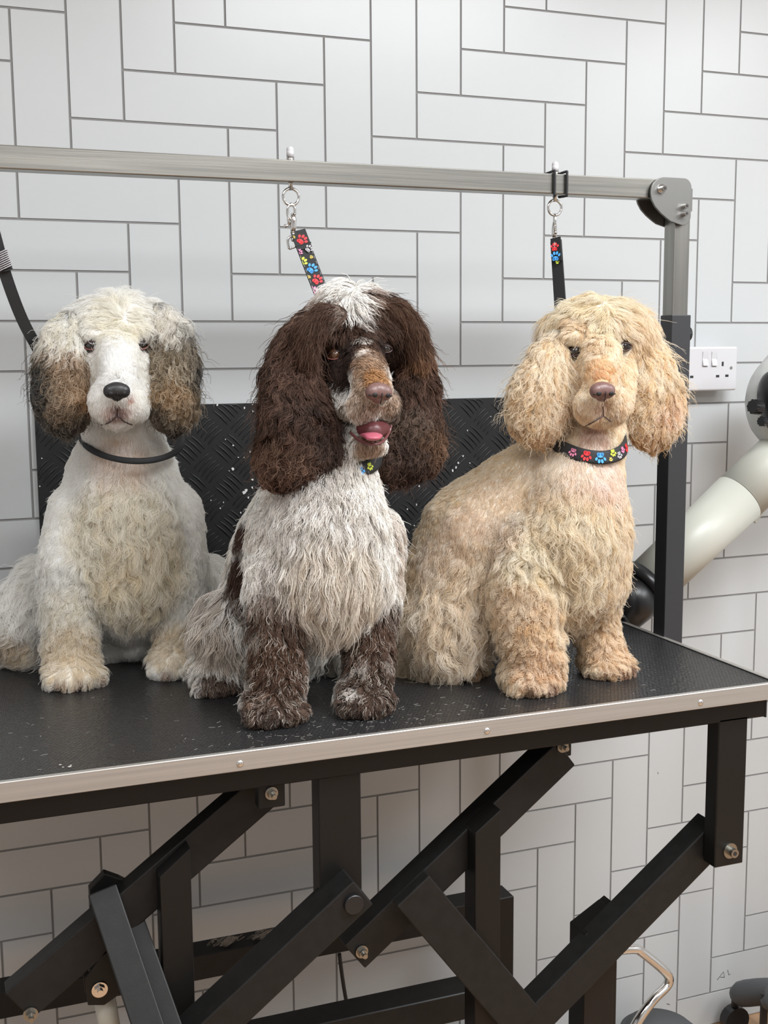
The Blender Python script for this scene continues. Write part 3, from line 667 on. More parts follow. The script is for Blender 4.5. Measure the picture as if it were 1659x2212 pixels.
def coat(name, surf, fld, col, n, parent, m, n_guides=1500, steps=9, grav=.35, width=(.00032, .00010), var=.13, dens=None, root_dark=.75, tip=1.08, frizz=.0016, minz=None, wn=1.15, bald=None, vlock=.10, pull=.45, fly=.02, gain=0.0, roan=0.0):
    gp, gn = surf.sample(n_guides); S = steps
    G = np.zeros((n_guides, S, 3)); G[:, 0] = gp; _, V = fld(gp); L = V[:, 0] / 1000 * RNG.uniform(.8, 1.15, n_guides); lift = V[:, 1] * RNG.uniform(.35, 1.65, n_guides); pos = gp.copy(); nrm = gn.copy()
    N = [gn.copy()]; prevd = None
    for k in range(1, S):
        d, v2 = fld(pos); t = k / (S - 1); d = d - nrm * np.sum(d * nrm, 1, keepdims=True); d = unit(d)
        d = unit(d + np.array([0, 0, -1.0]) * grav * t * np.clip(L / .03, 0, 1)[:, None])
        if prevd is not None: d = unit(prevd * .45 + d * .55)
        prevd = d; newp = pos + d * (L / (S - 1))[:, None]; h = lift * L * math.sin(min(1, t * 1.3) * math.pi / 2) + .0006
        for i in range(n_guides):
            q = surf.bvh.find_nearest(Vector(newp[i]))
            if q[0] is None: continue
            qn = np.array(q[1]); qq = np.array(q[0]); dd = float(np.dot(newp[i] - qq, qn))
            if dd < h[i]: newp[i] += qn * (h[i] - dd)
            nrm[i] = unit(nrm[i] * .3 + qn * .7)
        pos = newp; G[:, k] = pos; N.append(nrm.copy())
    # waves, coherent between neighbouring locks
    ph = 2 * math.pi * (np.sin(gp[:, 0] * 61 + gp[:, 2] * 37) * .5 + np.sin(gp[:, 2] * 83 - gp[:, 1] * 45 + 1.3) * .35) + RNG.normal(size=n_guides) * .3
    for k in range(1, S):
        t = k / (S - 1); dd = unit(G[:, k] - G[:, k - 1]); lat = unit(np.cross(dd, N[k])); a = V[:, 2] / 1000 * min(1, t * 1.6)
        G[:, k] += lat * (a * np.sin(ph + t * wn * 2 * math.pi))[:, None] + N[k] * (np.abs(a) * .5 * (1 + np.cos(ph * 1.3 + t * wn * 2 * math.pi)) * .8)[:, None]
    kd = KDTree(n_guides)
    for i in range(n_guides): kd.insert(gp[i], i)
    kd.balance()
    rp, rn = surf.sample(n, dens)
    i1 = np.empty(n, int); i2 = np.empty(n, int); w2 = np.empty(n)
    for j in range(n):
        q = kd.find_n(rp[j], 2); i1[j] = q[0][1]; i2[j] = q[1][1]; w2[j] = q[0][2] / (q[0][2] + q[1][2] + 1e-9)
    _, CV = fld(rp); clump = CV[:, 3]; w2 = (w2 * (1 - .6 * clump))[:, None, None]
    D = (G - G[:, :1]); D = D[i1] * (1 - w2) + D[i2] * w2
    T = np.linspace(0, 1, S)[None, :, None]; off = (gp[i1] - rp)[:, None, :]; ls = RNG.uniform(.72, 1.08, n)[:, None, None]
    C = rp[:, None, :] + D * ls + off * (clump[:, None, None] * pull * T ** 1.3)
    fz = RNG.normal(size=(n, 1, 3)) * frizz; fz2 = RNG.normal(size=(n, 1, 3)) * frizz * .6; lf = np.clip(CV[:, :1] / 25, .25, 1.3)[:, None, :]
    C += (fz * T + fz2 * np.sin(T * 7 + RNG.random((n, 1, 1)) * 6) * T) * lf
    fl_ = (RNG.random(n) < fly)[:, None, None] * RNG.random((n, 1, 1)); C += fl_ * (rn[:, None, :] * T ** 1.3 * .016 + RNG.normal(size=(n, 1, 3)) * .004 * T ** 2) * lf
    if minz is not None: C[:, :, 2] = np.maximum(C[:, :, 2], minz)
    keep = np.ones(n, bool)
    if bald is not None: keep = ~bald(rp)
    C = C[keep]; rp = rp[keep]; i1 = i1[keep]; n = len(C)
    hc = bpy.data.hair_curves.new(name); hc.add_curves([S] * n); hc.position_data.foreach_set('vector', C.astype(np.float32).ravel())
    R = hc.attributes.get('radius') or hc.attributes.new('radius', 'FLOAT', 'POINT')
    rr = (width[0] + (width[1] - width[0]) * np.linspace(0, 1, S) ** 1.5)[None] * RNG.uniform(.75, 1.2, (n, 1)); R.data.foreach_set('value', rr.astype(np.float32).ravel())
    lk = np.clip(1 + RNG.normal(size=n_guides) * vlock, .55, 1.5)[i1][:, None]; lk_ = np.minimum(lk, 1.10); c = brighten(col(rp, .0025), gain); rm = ((RNG.random(n) < roan) & (rp[:, 2] < 1.14) & (c.mean(1) < .25))[:, None]; c = np.where(rm, np.array((.46, .41, .36)), c); lt = np.clip((c.mean(1, keepdims=True) - .2) / .3, 0, 1); c = (1 - lt) * c * lk + lt * np.clip(c, .01, 1) ** (1 + (1 - lk_) * 2.2); c = c * np.clip(1 + RNG.normal(size=(n, 1)) * var, .35, 1.6)  # per-lock tone spread paints highlights and shade of the locks into the colour
    prof = np.interp(np.linspace(0, 1, S), (0, .35, 1), (root_dark, 1, tip)); cc = np.ones((n, S, 4), np.float32); q_ = c[:, None, :] * prof[None, :, None]; cc[:, :, :3] = np.clip(q_ / np.maximum(1, q_.max(-1, keepdims=True) / .94), 0, .94)  # darker roots and lighter tips: shade within the coat painted into the strands
    A = hc.attributes.new('tint', 'FLOAT_COLOR', 'POINT'); A.data.foreach_set('color', cc.ravel())
    hc.materials.append(m); o = bpy.data.objects.new(name, hc); COL.objects.link(o); o.parent = parent
    o.matrix_parent_inverse = Matrix.Translation(-parent.location) if parent.parent is None else Matrix.Identity(4)
    tag(o, kind='stuff'); return o
def nose(D, u, v, y, r, m, tilt=0.0, yaw=0.0, droop=.1):
    """dog nose leather with two nostrils; r half width in px"""
    c = Vector(at(u, v, y)); R = r * depth(c) / CF; q = Matrix.Rotation(yaw, 3, 'Z') @ Matrix.Rotation(tilt, 3, 'Y') @ Matrix.Rotation(droop, 3, 'X')
    V = Vol(); 
    for (dx, dy, dz, s, sc) in ((0, 0, .12, .72, (1.15, .8, .75)), (-.42, -.08, .02, .52, (1, .9, 1)), (.42, -.08, .02, .52, (1, .9, 1)), (0, .0, -.34, .42, (1, .9, .9)), (0, -.14, .05, .5, (1.2, .9, .8))):
        V.wball(c + q @ Vector((dx * R, dy * R, dz * R)), R * s, sc, q)
    me = V.skin('nose', R * .07, 5); o = link('nose', me, m, D)
    for s in (-1, 1):
        bm = bmesh.new(); p = c + q @ Vector((s * .46 * R, -.50 * R, -.10 * R)); bsphere(bm, p, R * .19, 3, (1.0, .45, .85), q)
        bsphere(bm, p + q @ Vector((s * .22 * R, .12 * R, -.04 * R)), R * .13, 2, (1.5, .6, .45), q); obj('nostril', bm, M_nostril, o, True)
    bm = bmesh.new(); btube(bm, [c + q @ Vector((0, -.60 * R, .05 * R)), c + q @ Vector((0, -.56 * R, -.25 * R)), c + q @ Vector((0, -.42 * R, -.68 * R))], R * .035, 6); obj('nose_cleft', bm, M_nostril, o, True)
    return o
def eye(D, u, v, y, r, m, lid, surf, out=.15, slant=0.0):
    p, n = surf.hit(u, v); c = Vector(p) - Vector((0, out, 0)) * (r * depth(p) / CF); R = r * depth(p) / CF
    bm = bmesh.new(); bsphere(bm, c, R, 4); e = obj('eye', bm, m, D, True)
    F = unit(CP - p); up = Vector((0, 0, 1)); f = Vector(F); s = up.cross(f).normalized(); s = Matrix.Rotation(slant, 3, f) @ s; t = f.cross(s)
    for nm, sg, mm, h in (('upper_lid', 1, M_lidd, .50), ('lower_lid', -1, lid, .62)):
        bm = bmesh.new(); P = []
        for i in range(11):
            a = math.pi * i / 10; x = math.cos(a) * 1.12; z = math.sin(a) * h * sg; yy = math.sqrt(max(0, 1.06 - min(1.05, x * x * .8 + z * z)))
            P.append(c + (s * x + t * z + f * (yy * .95 + .06)) * R)
        btube(bm, P, [R * .04] + [R * .10] * 9 + [R * .04], 8); obj(nm, bm, mm, e, True)
    return e
def lip_line(D, S, pts, r=.0010, lift=.0036):
    P = []
    for u, v in pts:
        p, n = S.hit(u, v); P.append(Vector(p + n * lift))
    bm = bmesh.new(); btube(bm, smooth_pts(P, 5), r, 6); return obj('lip_line', bm, M_lidd, D, True)
DENS = 1.0
def paw_pads(V, foot, w, l, h):
    """a furry paw standing at foot (front contact point on the table): four toe lumps"""
    f = Vector(foot); V.wball(f + Vector((0, l * .62, h * .62)), h, (w / h * .92, l / h * .70, .80))
    for i in range(4):
        a = (i - 1.5) * .58; V.wball(f + Vector((w * .92 * math.sin(a), l * .05 + l * .50 * (1 - math.cos(a)) , h * .42)), h * .42, (.95, 1.15, .95))
def make_dog(cfg):
    D = thing('cocker_spaniel', cfg['base'], cfg['label'], 'dog', cfg.get('group'))
    V = Vol(); cfg['shape'](V); me = V.skin('body', .0042, 7); S = Surf(me); hue = np.array(cfg.get('hue', (1, 1, 1))); pc = paint(S, cfg['base_col'], cfg['patches']); col = lambda p, j=.0: pc(p, j) * hue
    tint_mesh(me, S, col, cfg['gain']); body = link('body', me, M_skin, D)
    fld = Field(S, cfg['flow'], cfg.get('sig', .022))
    fl = cfg['face_len_px']
    bald_pts = [(S.hit(u, v)[0], r * depth(S.hit(u, v)[0]) / CF) for u, v, r in cfg['bald']]
    def bald(p):
        o = np.zeros(len(p), bool)
        for c, r in bald_pts: o |= np.linalg.norm(p - c, axis=1) < r
        return o
    hc = S.hit(*cfg['face'][:2])[0]; hr = cfg['face'][2] * depth(hc) / CF
    def dens(c): return 1 + 1.6 * np.clip(1.3 - np.linalg.norm(c - hc, axis=1) / hr, 0, 1)
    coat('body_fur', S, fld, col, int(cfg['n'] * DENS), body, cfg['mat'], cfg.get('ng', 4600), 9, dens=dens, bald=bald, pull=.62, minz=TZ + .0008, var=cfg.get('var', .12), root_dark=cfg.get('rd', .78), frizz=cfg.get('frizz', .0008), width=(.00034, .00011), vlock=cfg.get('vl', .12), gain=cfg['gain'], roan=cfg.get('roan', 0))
    for e in cfg['ears']:
        V = Vol(); V.chain(e['chain'], e.get('sc', (1, .55, 1)))
        me = V.skin('ear', .0040, 8); es = Surf(me); pe = paint(es, e['col'], e['patches']); ec = lambda p, j=.0, f=pe: f(p, j) * hue; tint_mesh(me, es, ec, cfg['gain']); eo = link('ear', me, M_skin, D)
        if e.get('label'): eo['label'] = e['label']
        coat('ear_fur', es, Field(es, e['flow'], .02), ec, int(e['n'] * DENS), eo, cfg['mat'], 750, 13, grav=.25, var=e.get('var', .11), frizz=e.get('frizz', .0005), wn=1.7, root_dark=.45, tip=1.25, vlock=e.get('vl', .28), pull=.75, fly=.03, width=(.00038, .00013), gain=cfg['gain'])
    return D, S
WHITE = (.94, .925, .885); CREAM = (.80, .70, .50); GREYB = (.10, .095, .088); TAN = (.42, .32, .21); RUST = (.55, .30, .10); STAIN = (.34, .22, .15)
def contact(u, v): return at(u, v, CP[1] + (TZ - CP[2]) / (at(u, v, 0) - CP)[2] * -CP[1])
exec_white = None
def white_dog():
    fl = Vector((-.228, -.303, TZ)); fr = Vector((-.089, -.303, TZ))
    def shape(V):
        V.chain([(255, 930, -.25, 78), (265, 985, -.23, 100), (265, 1060, -.21, 132), (265, 1150, -.20, 146), (270, 1230, -.20, 140), (275, 1290, -.17, 110)])
        V.chain([(175, 1110, -.22, 75), (150, 1210, -.235, 66), (152, 1330, -.245, 58), (155, 1420, -.25, 56)])
        V.chain([(365, 1110, -.22, 75), (385, 1210, -.23, 62), (380, 1330, -.245, 46), (378, 1420, -.255, 42)])
        paw_pads(V, fl, .044, .06, .032); paw_pads(V, fr, .034, .055, .028)
        V.chain([(255, 1150, -.14, 125), (240, 1300, -.12, 125), (230, 1350, -.13, 95)])
        V.chain([(90, 1260, -.15, 55), (45, 1340, -.15, 66), (60, 1385, -.15, 50)]); V.chain([(440, 1250, -.15, 52), (440, 1340, -.15, 60), (420, 1385, -.16, 40)])
        V.ball(285, 1392, -.17, 40, (1.2, 1, .8)); V.chain([(40, 1400, -.13, 26), (-30, 1405, -.12, 22)])
        # head
        V.ball(212, 727, -.275, 76); V.ball(302, 727, -.275, 76); V.ball(256, 700, -.28, 68); V.chain([(256, 740, -.26, 94), (258, 850, -.26, 66), (258, 930, -.25, 60)])
        V.chain([(254, 760, -.335, 46), (253, 842, -.385, 37)]); V.ball(226, 868, -.375, 34, (1, 1, 1.35)); V.ball(281, 868, -.375, 34, (1, 1, 1.35)); V.ball(255, 905, -.36, 34, (1.15, 1, .7))
        V.chain([(216, 795, -.315, 42), (222, 880, -.335, 32)]); V.chain([(296, 795, -.315, 42), (294, 880, -.335, 32)])
        V.ball(202, 718, -.322, 22, (1.2, .8, .8)); V.ball(304, 718, -.322, 22, (1.2, .8, .8))
    W = WHITE; flow = [
        (250, 650, 250, 625, 12, .5, 1, .3), (205, 655, 165, 690, 22, .3, 2, .5), (300, 652, 345, 680, 22, .3, 2, .5), (160, 690, 128, 750, 42, .22, 2, .6), (350, 690, 368, 740, 32, .22, 2, .6), (172, 760, 165, 810, 12, .3, 1, .5), (332, 760, 338, 810, 12, .3, 1, .5),
        (252, 700, 235, 680, 10, .4, 1, .4), (220, 705, 185, 722, 15, .4, 1.5, .6), (285, 705, 320, 720, 15, .4, 1.5, .6), (197, 722, 170, 728, 8, .4, .5, .6), (305, 722, 333, 728, 8, .4, .5, .6), (215, 745, 225, 755, 3, .2, 0, .3), (288, 745, 280, 755, 3, .2, 0, .3), (198, 765, 192, 780, 3.5, .2, 0, .3), (303, 765, 308, 780, 3.5, .2, 0, .3),
        (252, 760, 252, 735, 5, .35, 0, .3), (252, 800, 250, 775, 3.5, .35, 0, .2), (185, 780, 178, 830, 7, .3, .4, .4), (320, 780, 325, 830, 7, .3, .4, .4), (205, 850, 200, 890, 6, .3, .3, .3), (305, 850, 310, 890, 6, .3, .3, .3),
        (225, 870, 212, 905, 4.5, .35, 0, .3), (283, 870, 296, 905, 4.5, .35, 0, .3), (252, 905, 252, 930, 6, .4, .3, .5), (225, 900, 215, 930, 6, .35, 0, .4), (285, 900, 295, 930, 6, .35, 0, .4),
        (258, 960, 258, 1010, 9, .25, .6, .4), (180, 960, 165, 1010, 7, .2, .3, .3), (350, 960, 365, 1010, 7, .2, .3, .3), (265, 1020, 262, 1080, 16, .25, 2, .6), (130, 1060, 112, 1120, 7, .2, .3, .3), (405, 1060, 420, 1120, 7, .2, .3, .3),
        (220, 1060, 200, 1120, 26, .25, 5, .8), (300, 1060, 310, 1130, 28, .25, 6, .8), (260, 1120, 270, 1190, 45, .25, 8, .85), (200, 1140, 210, 1200, 32, .25, 7, .8), (340, 1120, 345, 1190, 34, .25, 7, .8), (300, 1190, 320, 1260, 55, .25, 9, .85), (220, 1210, 240, 1280, 42, .25, 7, .85), (370, 1200, 385, 1260, 30, .25, 5, .8),
        (250, 1280, 260, 1350, 40, .3, 7, .85), (320, 1280, 320, 1350, 42, .3, 7, .85), (285, 1330, 290, 1380, 30, .3, 4, .8), (120, 1140, 112, 1200, 8, .25, .6, .4), (425, 1150, 440, 1210, 9, .25, 1, .5), (115, 1220, 100, 1270, 14, .3, 3, .7), (440, 1240, 450, 1300, 16, .3, 3, .7),
        (150, 1290, 140, 1340, 15, .35, 3.5, .8), (200, 1300, 210, 1350, 15, .35, 3.5, .8), (150, 1370, 155, 1420, 14, .4, 3, .8), (205, 1390, 215, 1430, 13, .4, 3, .8), (100, 1380, 90, 1430, 13, .4, 3, .8), (155, 1440, 155, 1475, 11, .4, 2, .85), (120, 1450, 112, 1480, 11, .4, 2, .85), (205, 1450, 215, 1480, 11, .4, 2, .85),
        (380, 1320, 378, 1380, 14, .35, 3, .8), (345, 1370, 340, 1420, 12, .4, 2.5, .8), (410, 1380, 418, 1420, 12, .4, 2.5, .8), (378, 1430, 378, 1460, 10, .4, 2, .85),
        (70, 1230, 40, 1300, 30, .25, 5, .7), (30, 1300, 10, 1380, 50, .25, 8, .8), (60, 1340, 60, 1400, 45, .25, 8, .85), (20, 1390, -10, 1420, 25, .3, 3, .7), (450, 1280, 455, 1340, 20, .3, 3, .7), (285, 1385, 285, 1410, 9, .3, 1, .5)]
    patches = [(260, 1000, 60, (.84, .70, .60), .6), (270, 1150, 120, (.90, .84, .70), .8), (300, 1240, 110, (.89, .81, .64), .8), (150, 1330, 70, (.90, .85, .74), .7), (155, 1420, 75, (.87, .77, .60), .9), (378, 1400, 60, (.87, .77, .60), .9),
        (130, 1478, 13, STAIN, .7), (172, 1482, 15, STAIN, .8), (222, 1468, 11, STAIN, .6), (358, 1462, 12, STAIN, .8), (398, 1462, 12, STAIN, .6), (20, 1390, 60, (.80, .66, .45), .7),
        (255, 700, 60, (.93, .89, .78), .7), (252, 800, 60, (.94, .93, .91), .9), (206, 752, 11, (.45, .22, .20), .8), (298, 752, 11, (.45, .22, .20), .8), (196, 745, 15, (.20, .14, .13), .7), (302, 745, 15, (.20, .14, .13), .7),
        (281, 862, 9, (.50, .22, .15), .6), (252, 893, 24, (.32, .20, .18), .75), (230, 890, 14, (.6, .45, .40), .5), (276, 890, 14, (.6, .45, .40), .5), (252, 820, 14, (.25, .23, .21), .5)]
    earL = dict(chain=[(150, 690, -.300, 20), (130, 740, -.315, 36), (132, 800, -.325, 44), (136, 860, -.328, 50), (142, 890, -.322, 44)], sc=(1, .6, 1), n=26000, col=(.22, .19, .15), label='wavy grey and tan ear', flow=[
        (140, 700, 120, 760, 40, .12, 5, .8), (110, 760, 95, 830, 45, .15, 6, .8), (150, 760, 155, 830, 42, .12, 6, .85), (128, 820, 120, 890, 42, .12, 7, .85), (165, 820, 175, 890, 36, .12, 6, .85), (90, 850, 85, 910, 32, .2, 5, .8), (130, 890, 135, 930, 24, .15, 4, .8), (160, 900, 170, 935, 20, .15, 3, .8), (100, 900, 105, 935, 22, .2, 3, .8)],
        patches=[(95, 800, 42, (.11, .11, .105), .9), (85, 870, 36, (.13, .125, .115), .8), (150, 740, 40, (.40, .30, .21), .9), (155, 800, 42, (.44, .33, .22), .9), (175, 830, 28, (.52, .34, .18), .8), (130, 850, 30, (.38, .29, .20), .7), (120, 920, 40, (.17, .15, .13), .8), (170, 900, 26, (.13, .11, .10), .7), (135, 700, 40, (.80, .78, .72), .95), (155, 680, 30, (.80, .78, .72), .95)])
    earR = dict(chain=[(345, 672, -.300, 22), (368, 730, -.315, 38), (370, 800, -.325, 45), (369, 860, -.328, 46), (372, 888, -.322, 42)], sc=(1, .6, 1), n=26000, col=(.26, .22, .17), label='wavy grey and tan ear', flow=[
        (355, 690, 375, 750, 42, .12, 5, .8), (395, 740, 412, 810, 46, .2, 6, .75), (360, 760, 350, 830, 42, .12, 6, .85), (385, 820, 395, 890, 42, .12, 7, .85), (345, 830, 338, 890, 34, .12, 6, .85), (415, 850, 422, 910, 32, .25, 5, .7), (378, 890, 380, 930, 24, .15, 4, .8), (345, 900, 345, 935, 20, .15, 3, .8), (405, 900, 408, 935, 22, .2, 3, .8)],
        patches=[(345, 672, 34, (.74, .71, .65), .95), (395, 690, 30, (.25, .24, .22), .8), (412, 770, 34, (.12, .12, .12), .9), (360, 760, 36, (.45, .38, .28), .8), (370, 820, 36, (.50, .37, .23), .85), (395, 860, 34, (.40, .31, .21), .7), (380, 925, 38, (.09, .08, .075), .85), (335, 880, 24, (.20, .17, .14), .7)])
    D, S = make_dog(dict(base=(-.16, -.25, TZ), label='white cocker spaniel with grey and tan ears and black nose, sitting at far left', shape=shape, base_col=W, patches=patches, flow=flow, face_len_px=0, bald=[(252, 845, 24), (198, 746, 16), (303, 745, 16)], gain=.62, face=(255, 780, 150), n=105000, mat=M_fur, var=.09, ears=[earL, earR], rd=1.0))
    nose(D, 252, 845, -.418, 31, M_nose_b, 0, -.08)
    lip_line(D, S, [(222, 914), (236, 908), (252, 896), (268, 907), (284, 913)], .0009); lip_line(D, S, [(252, 877), (252, 896)], .0008)
    eye(D, 198, 746, 0, 14.5, M_eye, M_lid, S, slant=.12); eye(D, 303, 745, 0, 14, M_eye, M_lid, S, slant=-.12)
    return D
def brown_dog():
    pl = Vector((-.004, -.575, TZ)); pr_ = Vector((.116, -.583, TZ)); hf = Vector((-.046, -.412, TZ))
    def shape(V):
        V.chain([(720, 960, -.50, 80), (705, 1010, -.50, 105), (700, 1070, -.495, 128), (700, 1140, -.49, 146), (700, 1230, -.49, 146), (700, 1290, -.48, 120)])
        V.chain([(600, 1150, -.48, 66), (595, 1270, -.50, 62), (598, 1390, -.52, 56), (600, 1480, -.535, 60)])
        V.chain([(810, 1150, -.48, 62), (806, 1270, -.50, 56), (796, 1390, -.52, 50), (796, 1470, -.54, 52)])
        paw_pads(V, pl, .043, .058, .032); paw_pads(V, pr_, .037, .058, .031)
        V.chain([(650, 1080, -.42, 90), (610, 1180, -.38, 108), (590, 1290, -.36, 108), (600, 1370, -.34, 90)])
        V.chain([(500, 1330, -.36, 48), (480, 1390, -.38, 44), (490, 1440, -.38, 40)]); paw_pads(V, hf, .030, .045, .024)
        V.chain([(780, 1370, -.36, 55), (760, 1420, -.38, 40)])
        # head turned to the right and slightly down
        V.ball(750, 722, -.475, 92); V.ball(802, 728, -.475, 84); V.chain([(745, 760, -.46, 105), (735, 860, -.46, 90), (722, 930, -.48, 78)])
        V.ball(760, 690, -.485, 72); V.chain([(777, 730, -.500, 54), (784, 778, -.540, 44), (800, 815, -.585, 44), (812, 848, -.605, 36)]); V.ball(784, 878, -.588, 36, (1.0, 1, 1.1)); V.ball(834, 872, -.585, 31, (1, 1, 1.15))
        V.chain([(744, 800, -.525, 42), (756, 870, -.545, 36)]); V.ball(798, 962, -.565, 33, (1.25, 1, .62)); V.chain([(795, 960, -.56, 26), (765, 945, -.51, 34)])
        V.ball(722, 735, -.525, 26, (1.2, .8, .8)); V.ball(836, 722, -.52, 24, (1.1, .8, .8))
    BR = (.074, .042, .030); DB = (.030, .018, .014); W = (.76, .73, .68); GR = (.42, .36, .31)
    flow = [
        (740, 620, 700, 612, 26, .45, 2, .5), (770, 640, 800, 640, 20, .4, 2, .5), (700, 650, 640, 700, 38, .25, 2, .6), (740, 680, 690, 720, 30, .25, 2, .65), (820, 650, 870, 700, 34, .25, 2, .6), (800, 690, 845, 720, 26, .3, 2, .65),
        (660, 720, 640, 800, 45, .2, 3, .6), (700, 730, 670, 800, 30, .3, 2, .7), (860, 730, 880, 800, 34, .25, 2, .6), (772, 720, 778, 750, 16, .3, 1, .8), (820, 732, 838, 720, 5, .3, 0, .4), (848, 757, 858, 778, 4, .2, 0, .3), (832, 775, 838, 792, 4, .2, 0, .3), (816, 758, 810, 772, 3, .2, 0, .3), (705, 748, 690, 752, 5, .3, 0, .4), (733, 750, 738, 762, 4, .2, 0, .3), (717, 787, 712, 802, 4, .2, 0, .3), (698, 770, 690, 785, 5, .2, 0, .3),
        (785, 770, 778, 745, 4, .35, 0, .3), (805, 810, 795, 785, 3.5, .35, 0, .3), (770, 830, 755, 870, 5, .3, .2, .4), (850, 840, 860, 880, 5, .3, .2, .4), (770, 890, 755, 930, 6, .35, .2, .5), (845, 890, 855, 925, 5, .35, .2, .5), (810, 900, 808, 930, 5, .3, 0, .4), (735, 850, 720, 900, 10, .3, 1, .5), (798, 972, 798, 1000, 8, .35, .4, .5),
        (760, 1000, 750, 1050, 14, .25, 1, .5), (590, 1060, 570, 1120, 9, .2, .5, .4), (700, 1060, 695, 1130, 18, .25, 2, .6), (835, 1060, 845, 1120, 9, .2, .5, .4),
        (640, 1130, 625, 1210, 30, .22, 3, .75), (720, 1130, 715, 1210, 38, .22, 3.5, .75), (810, 1130, 825, 1210, 30, .22, 3, .75), (560, 1150, 545, 1230, 18, .25, 2, .6), (640, 1220, 635, 1310, 55, .22, 4, .8), (720, 1220, 720, 1310, 62, .22, 4, .8), (800, 1220, 805, 1310, 55, .22, 4, .8), (855, 1200, 862, 1280, 26, .25, 2, .7),
        (700, 1310, 700, 1390, 55, .25, 4, .85), (640, 1300, 650, 1370, 40, .25, 3, .8), (770, 1310, 775, 1380, 48, .25, 3, .85), (570, 1250, 560, 1320, 20, .3, 2, .7), (570, 1330, 565, 1400, 18, .3, 2, .7), (620, 1360, 630, 1420, 16, .3, 2, .7), (600, 1430, 605, 1480, 14, .35, 2, .7), (560, 1450, 550, 1500, 15, .4, 2, .7), (600, 1515, 605, 1550, 9, .4, 1.5, .85), (650, 1500, 662, 1540, 10, .4, 1.5, .8), (555, 1510, 545, 1545, 10, .4, 1.5, .8),
        (800, 1350, 805, 1410, 16, .3, 2, .7), (840, 1330, 845, 1400, 16, .3, 2, .7), (765, 1400, 755, 1450, 15, .35, 2, .7), (800, 1440, 800, 1490, 13, .35, 2, .7), (800, 1500, 800, 1535, 9, .4, 1.5, .85), (840, 1480, 850, 1520, 10, .4, 1.5, .8), (755, 1490, 745, 1525, 10, .4, 1.5, .8),
        (525, 1130, 510, 1200, 9, .2, .5, .4), (500, 1220, 500, 1300, 22, .25, 2, .6), (480, 1320, 450, 1400, 60, .3, 6, .85), (510, 1330, 510, 1410, 62, .28, 5, .85), (450, 1390, 430, 1460, 45, .3, 4, .85), (500, 1420, 490, 1480, 36, .25, 3, .85), (480, 1470, 480, 1500, 9, .4, 1, .8)]
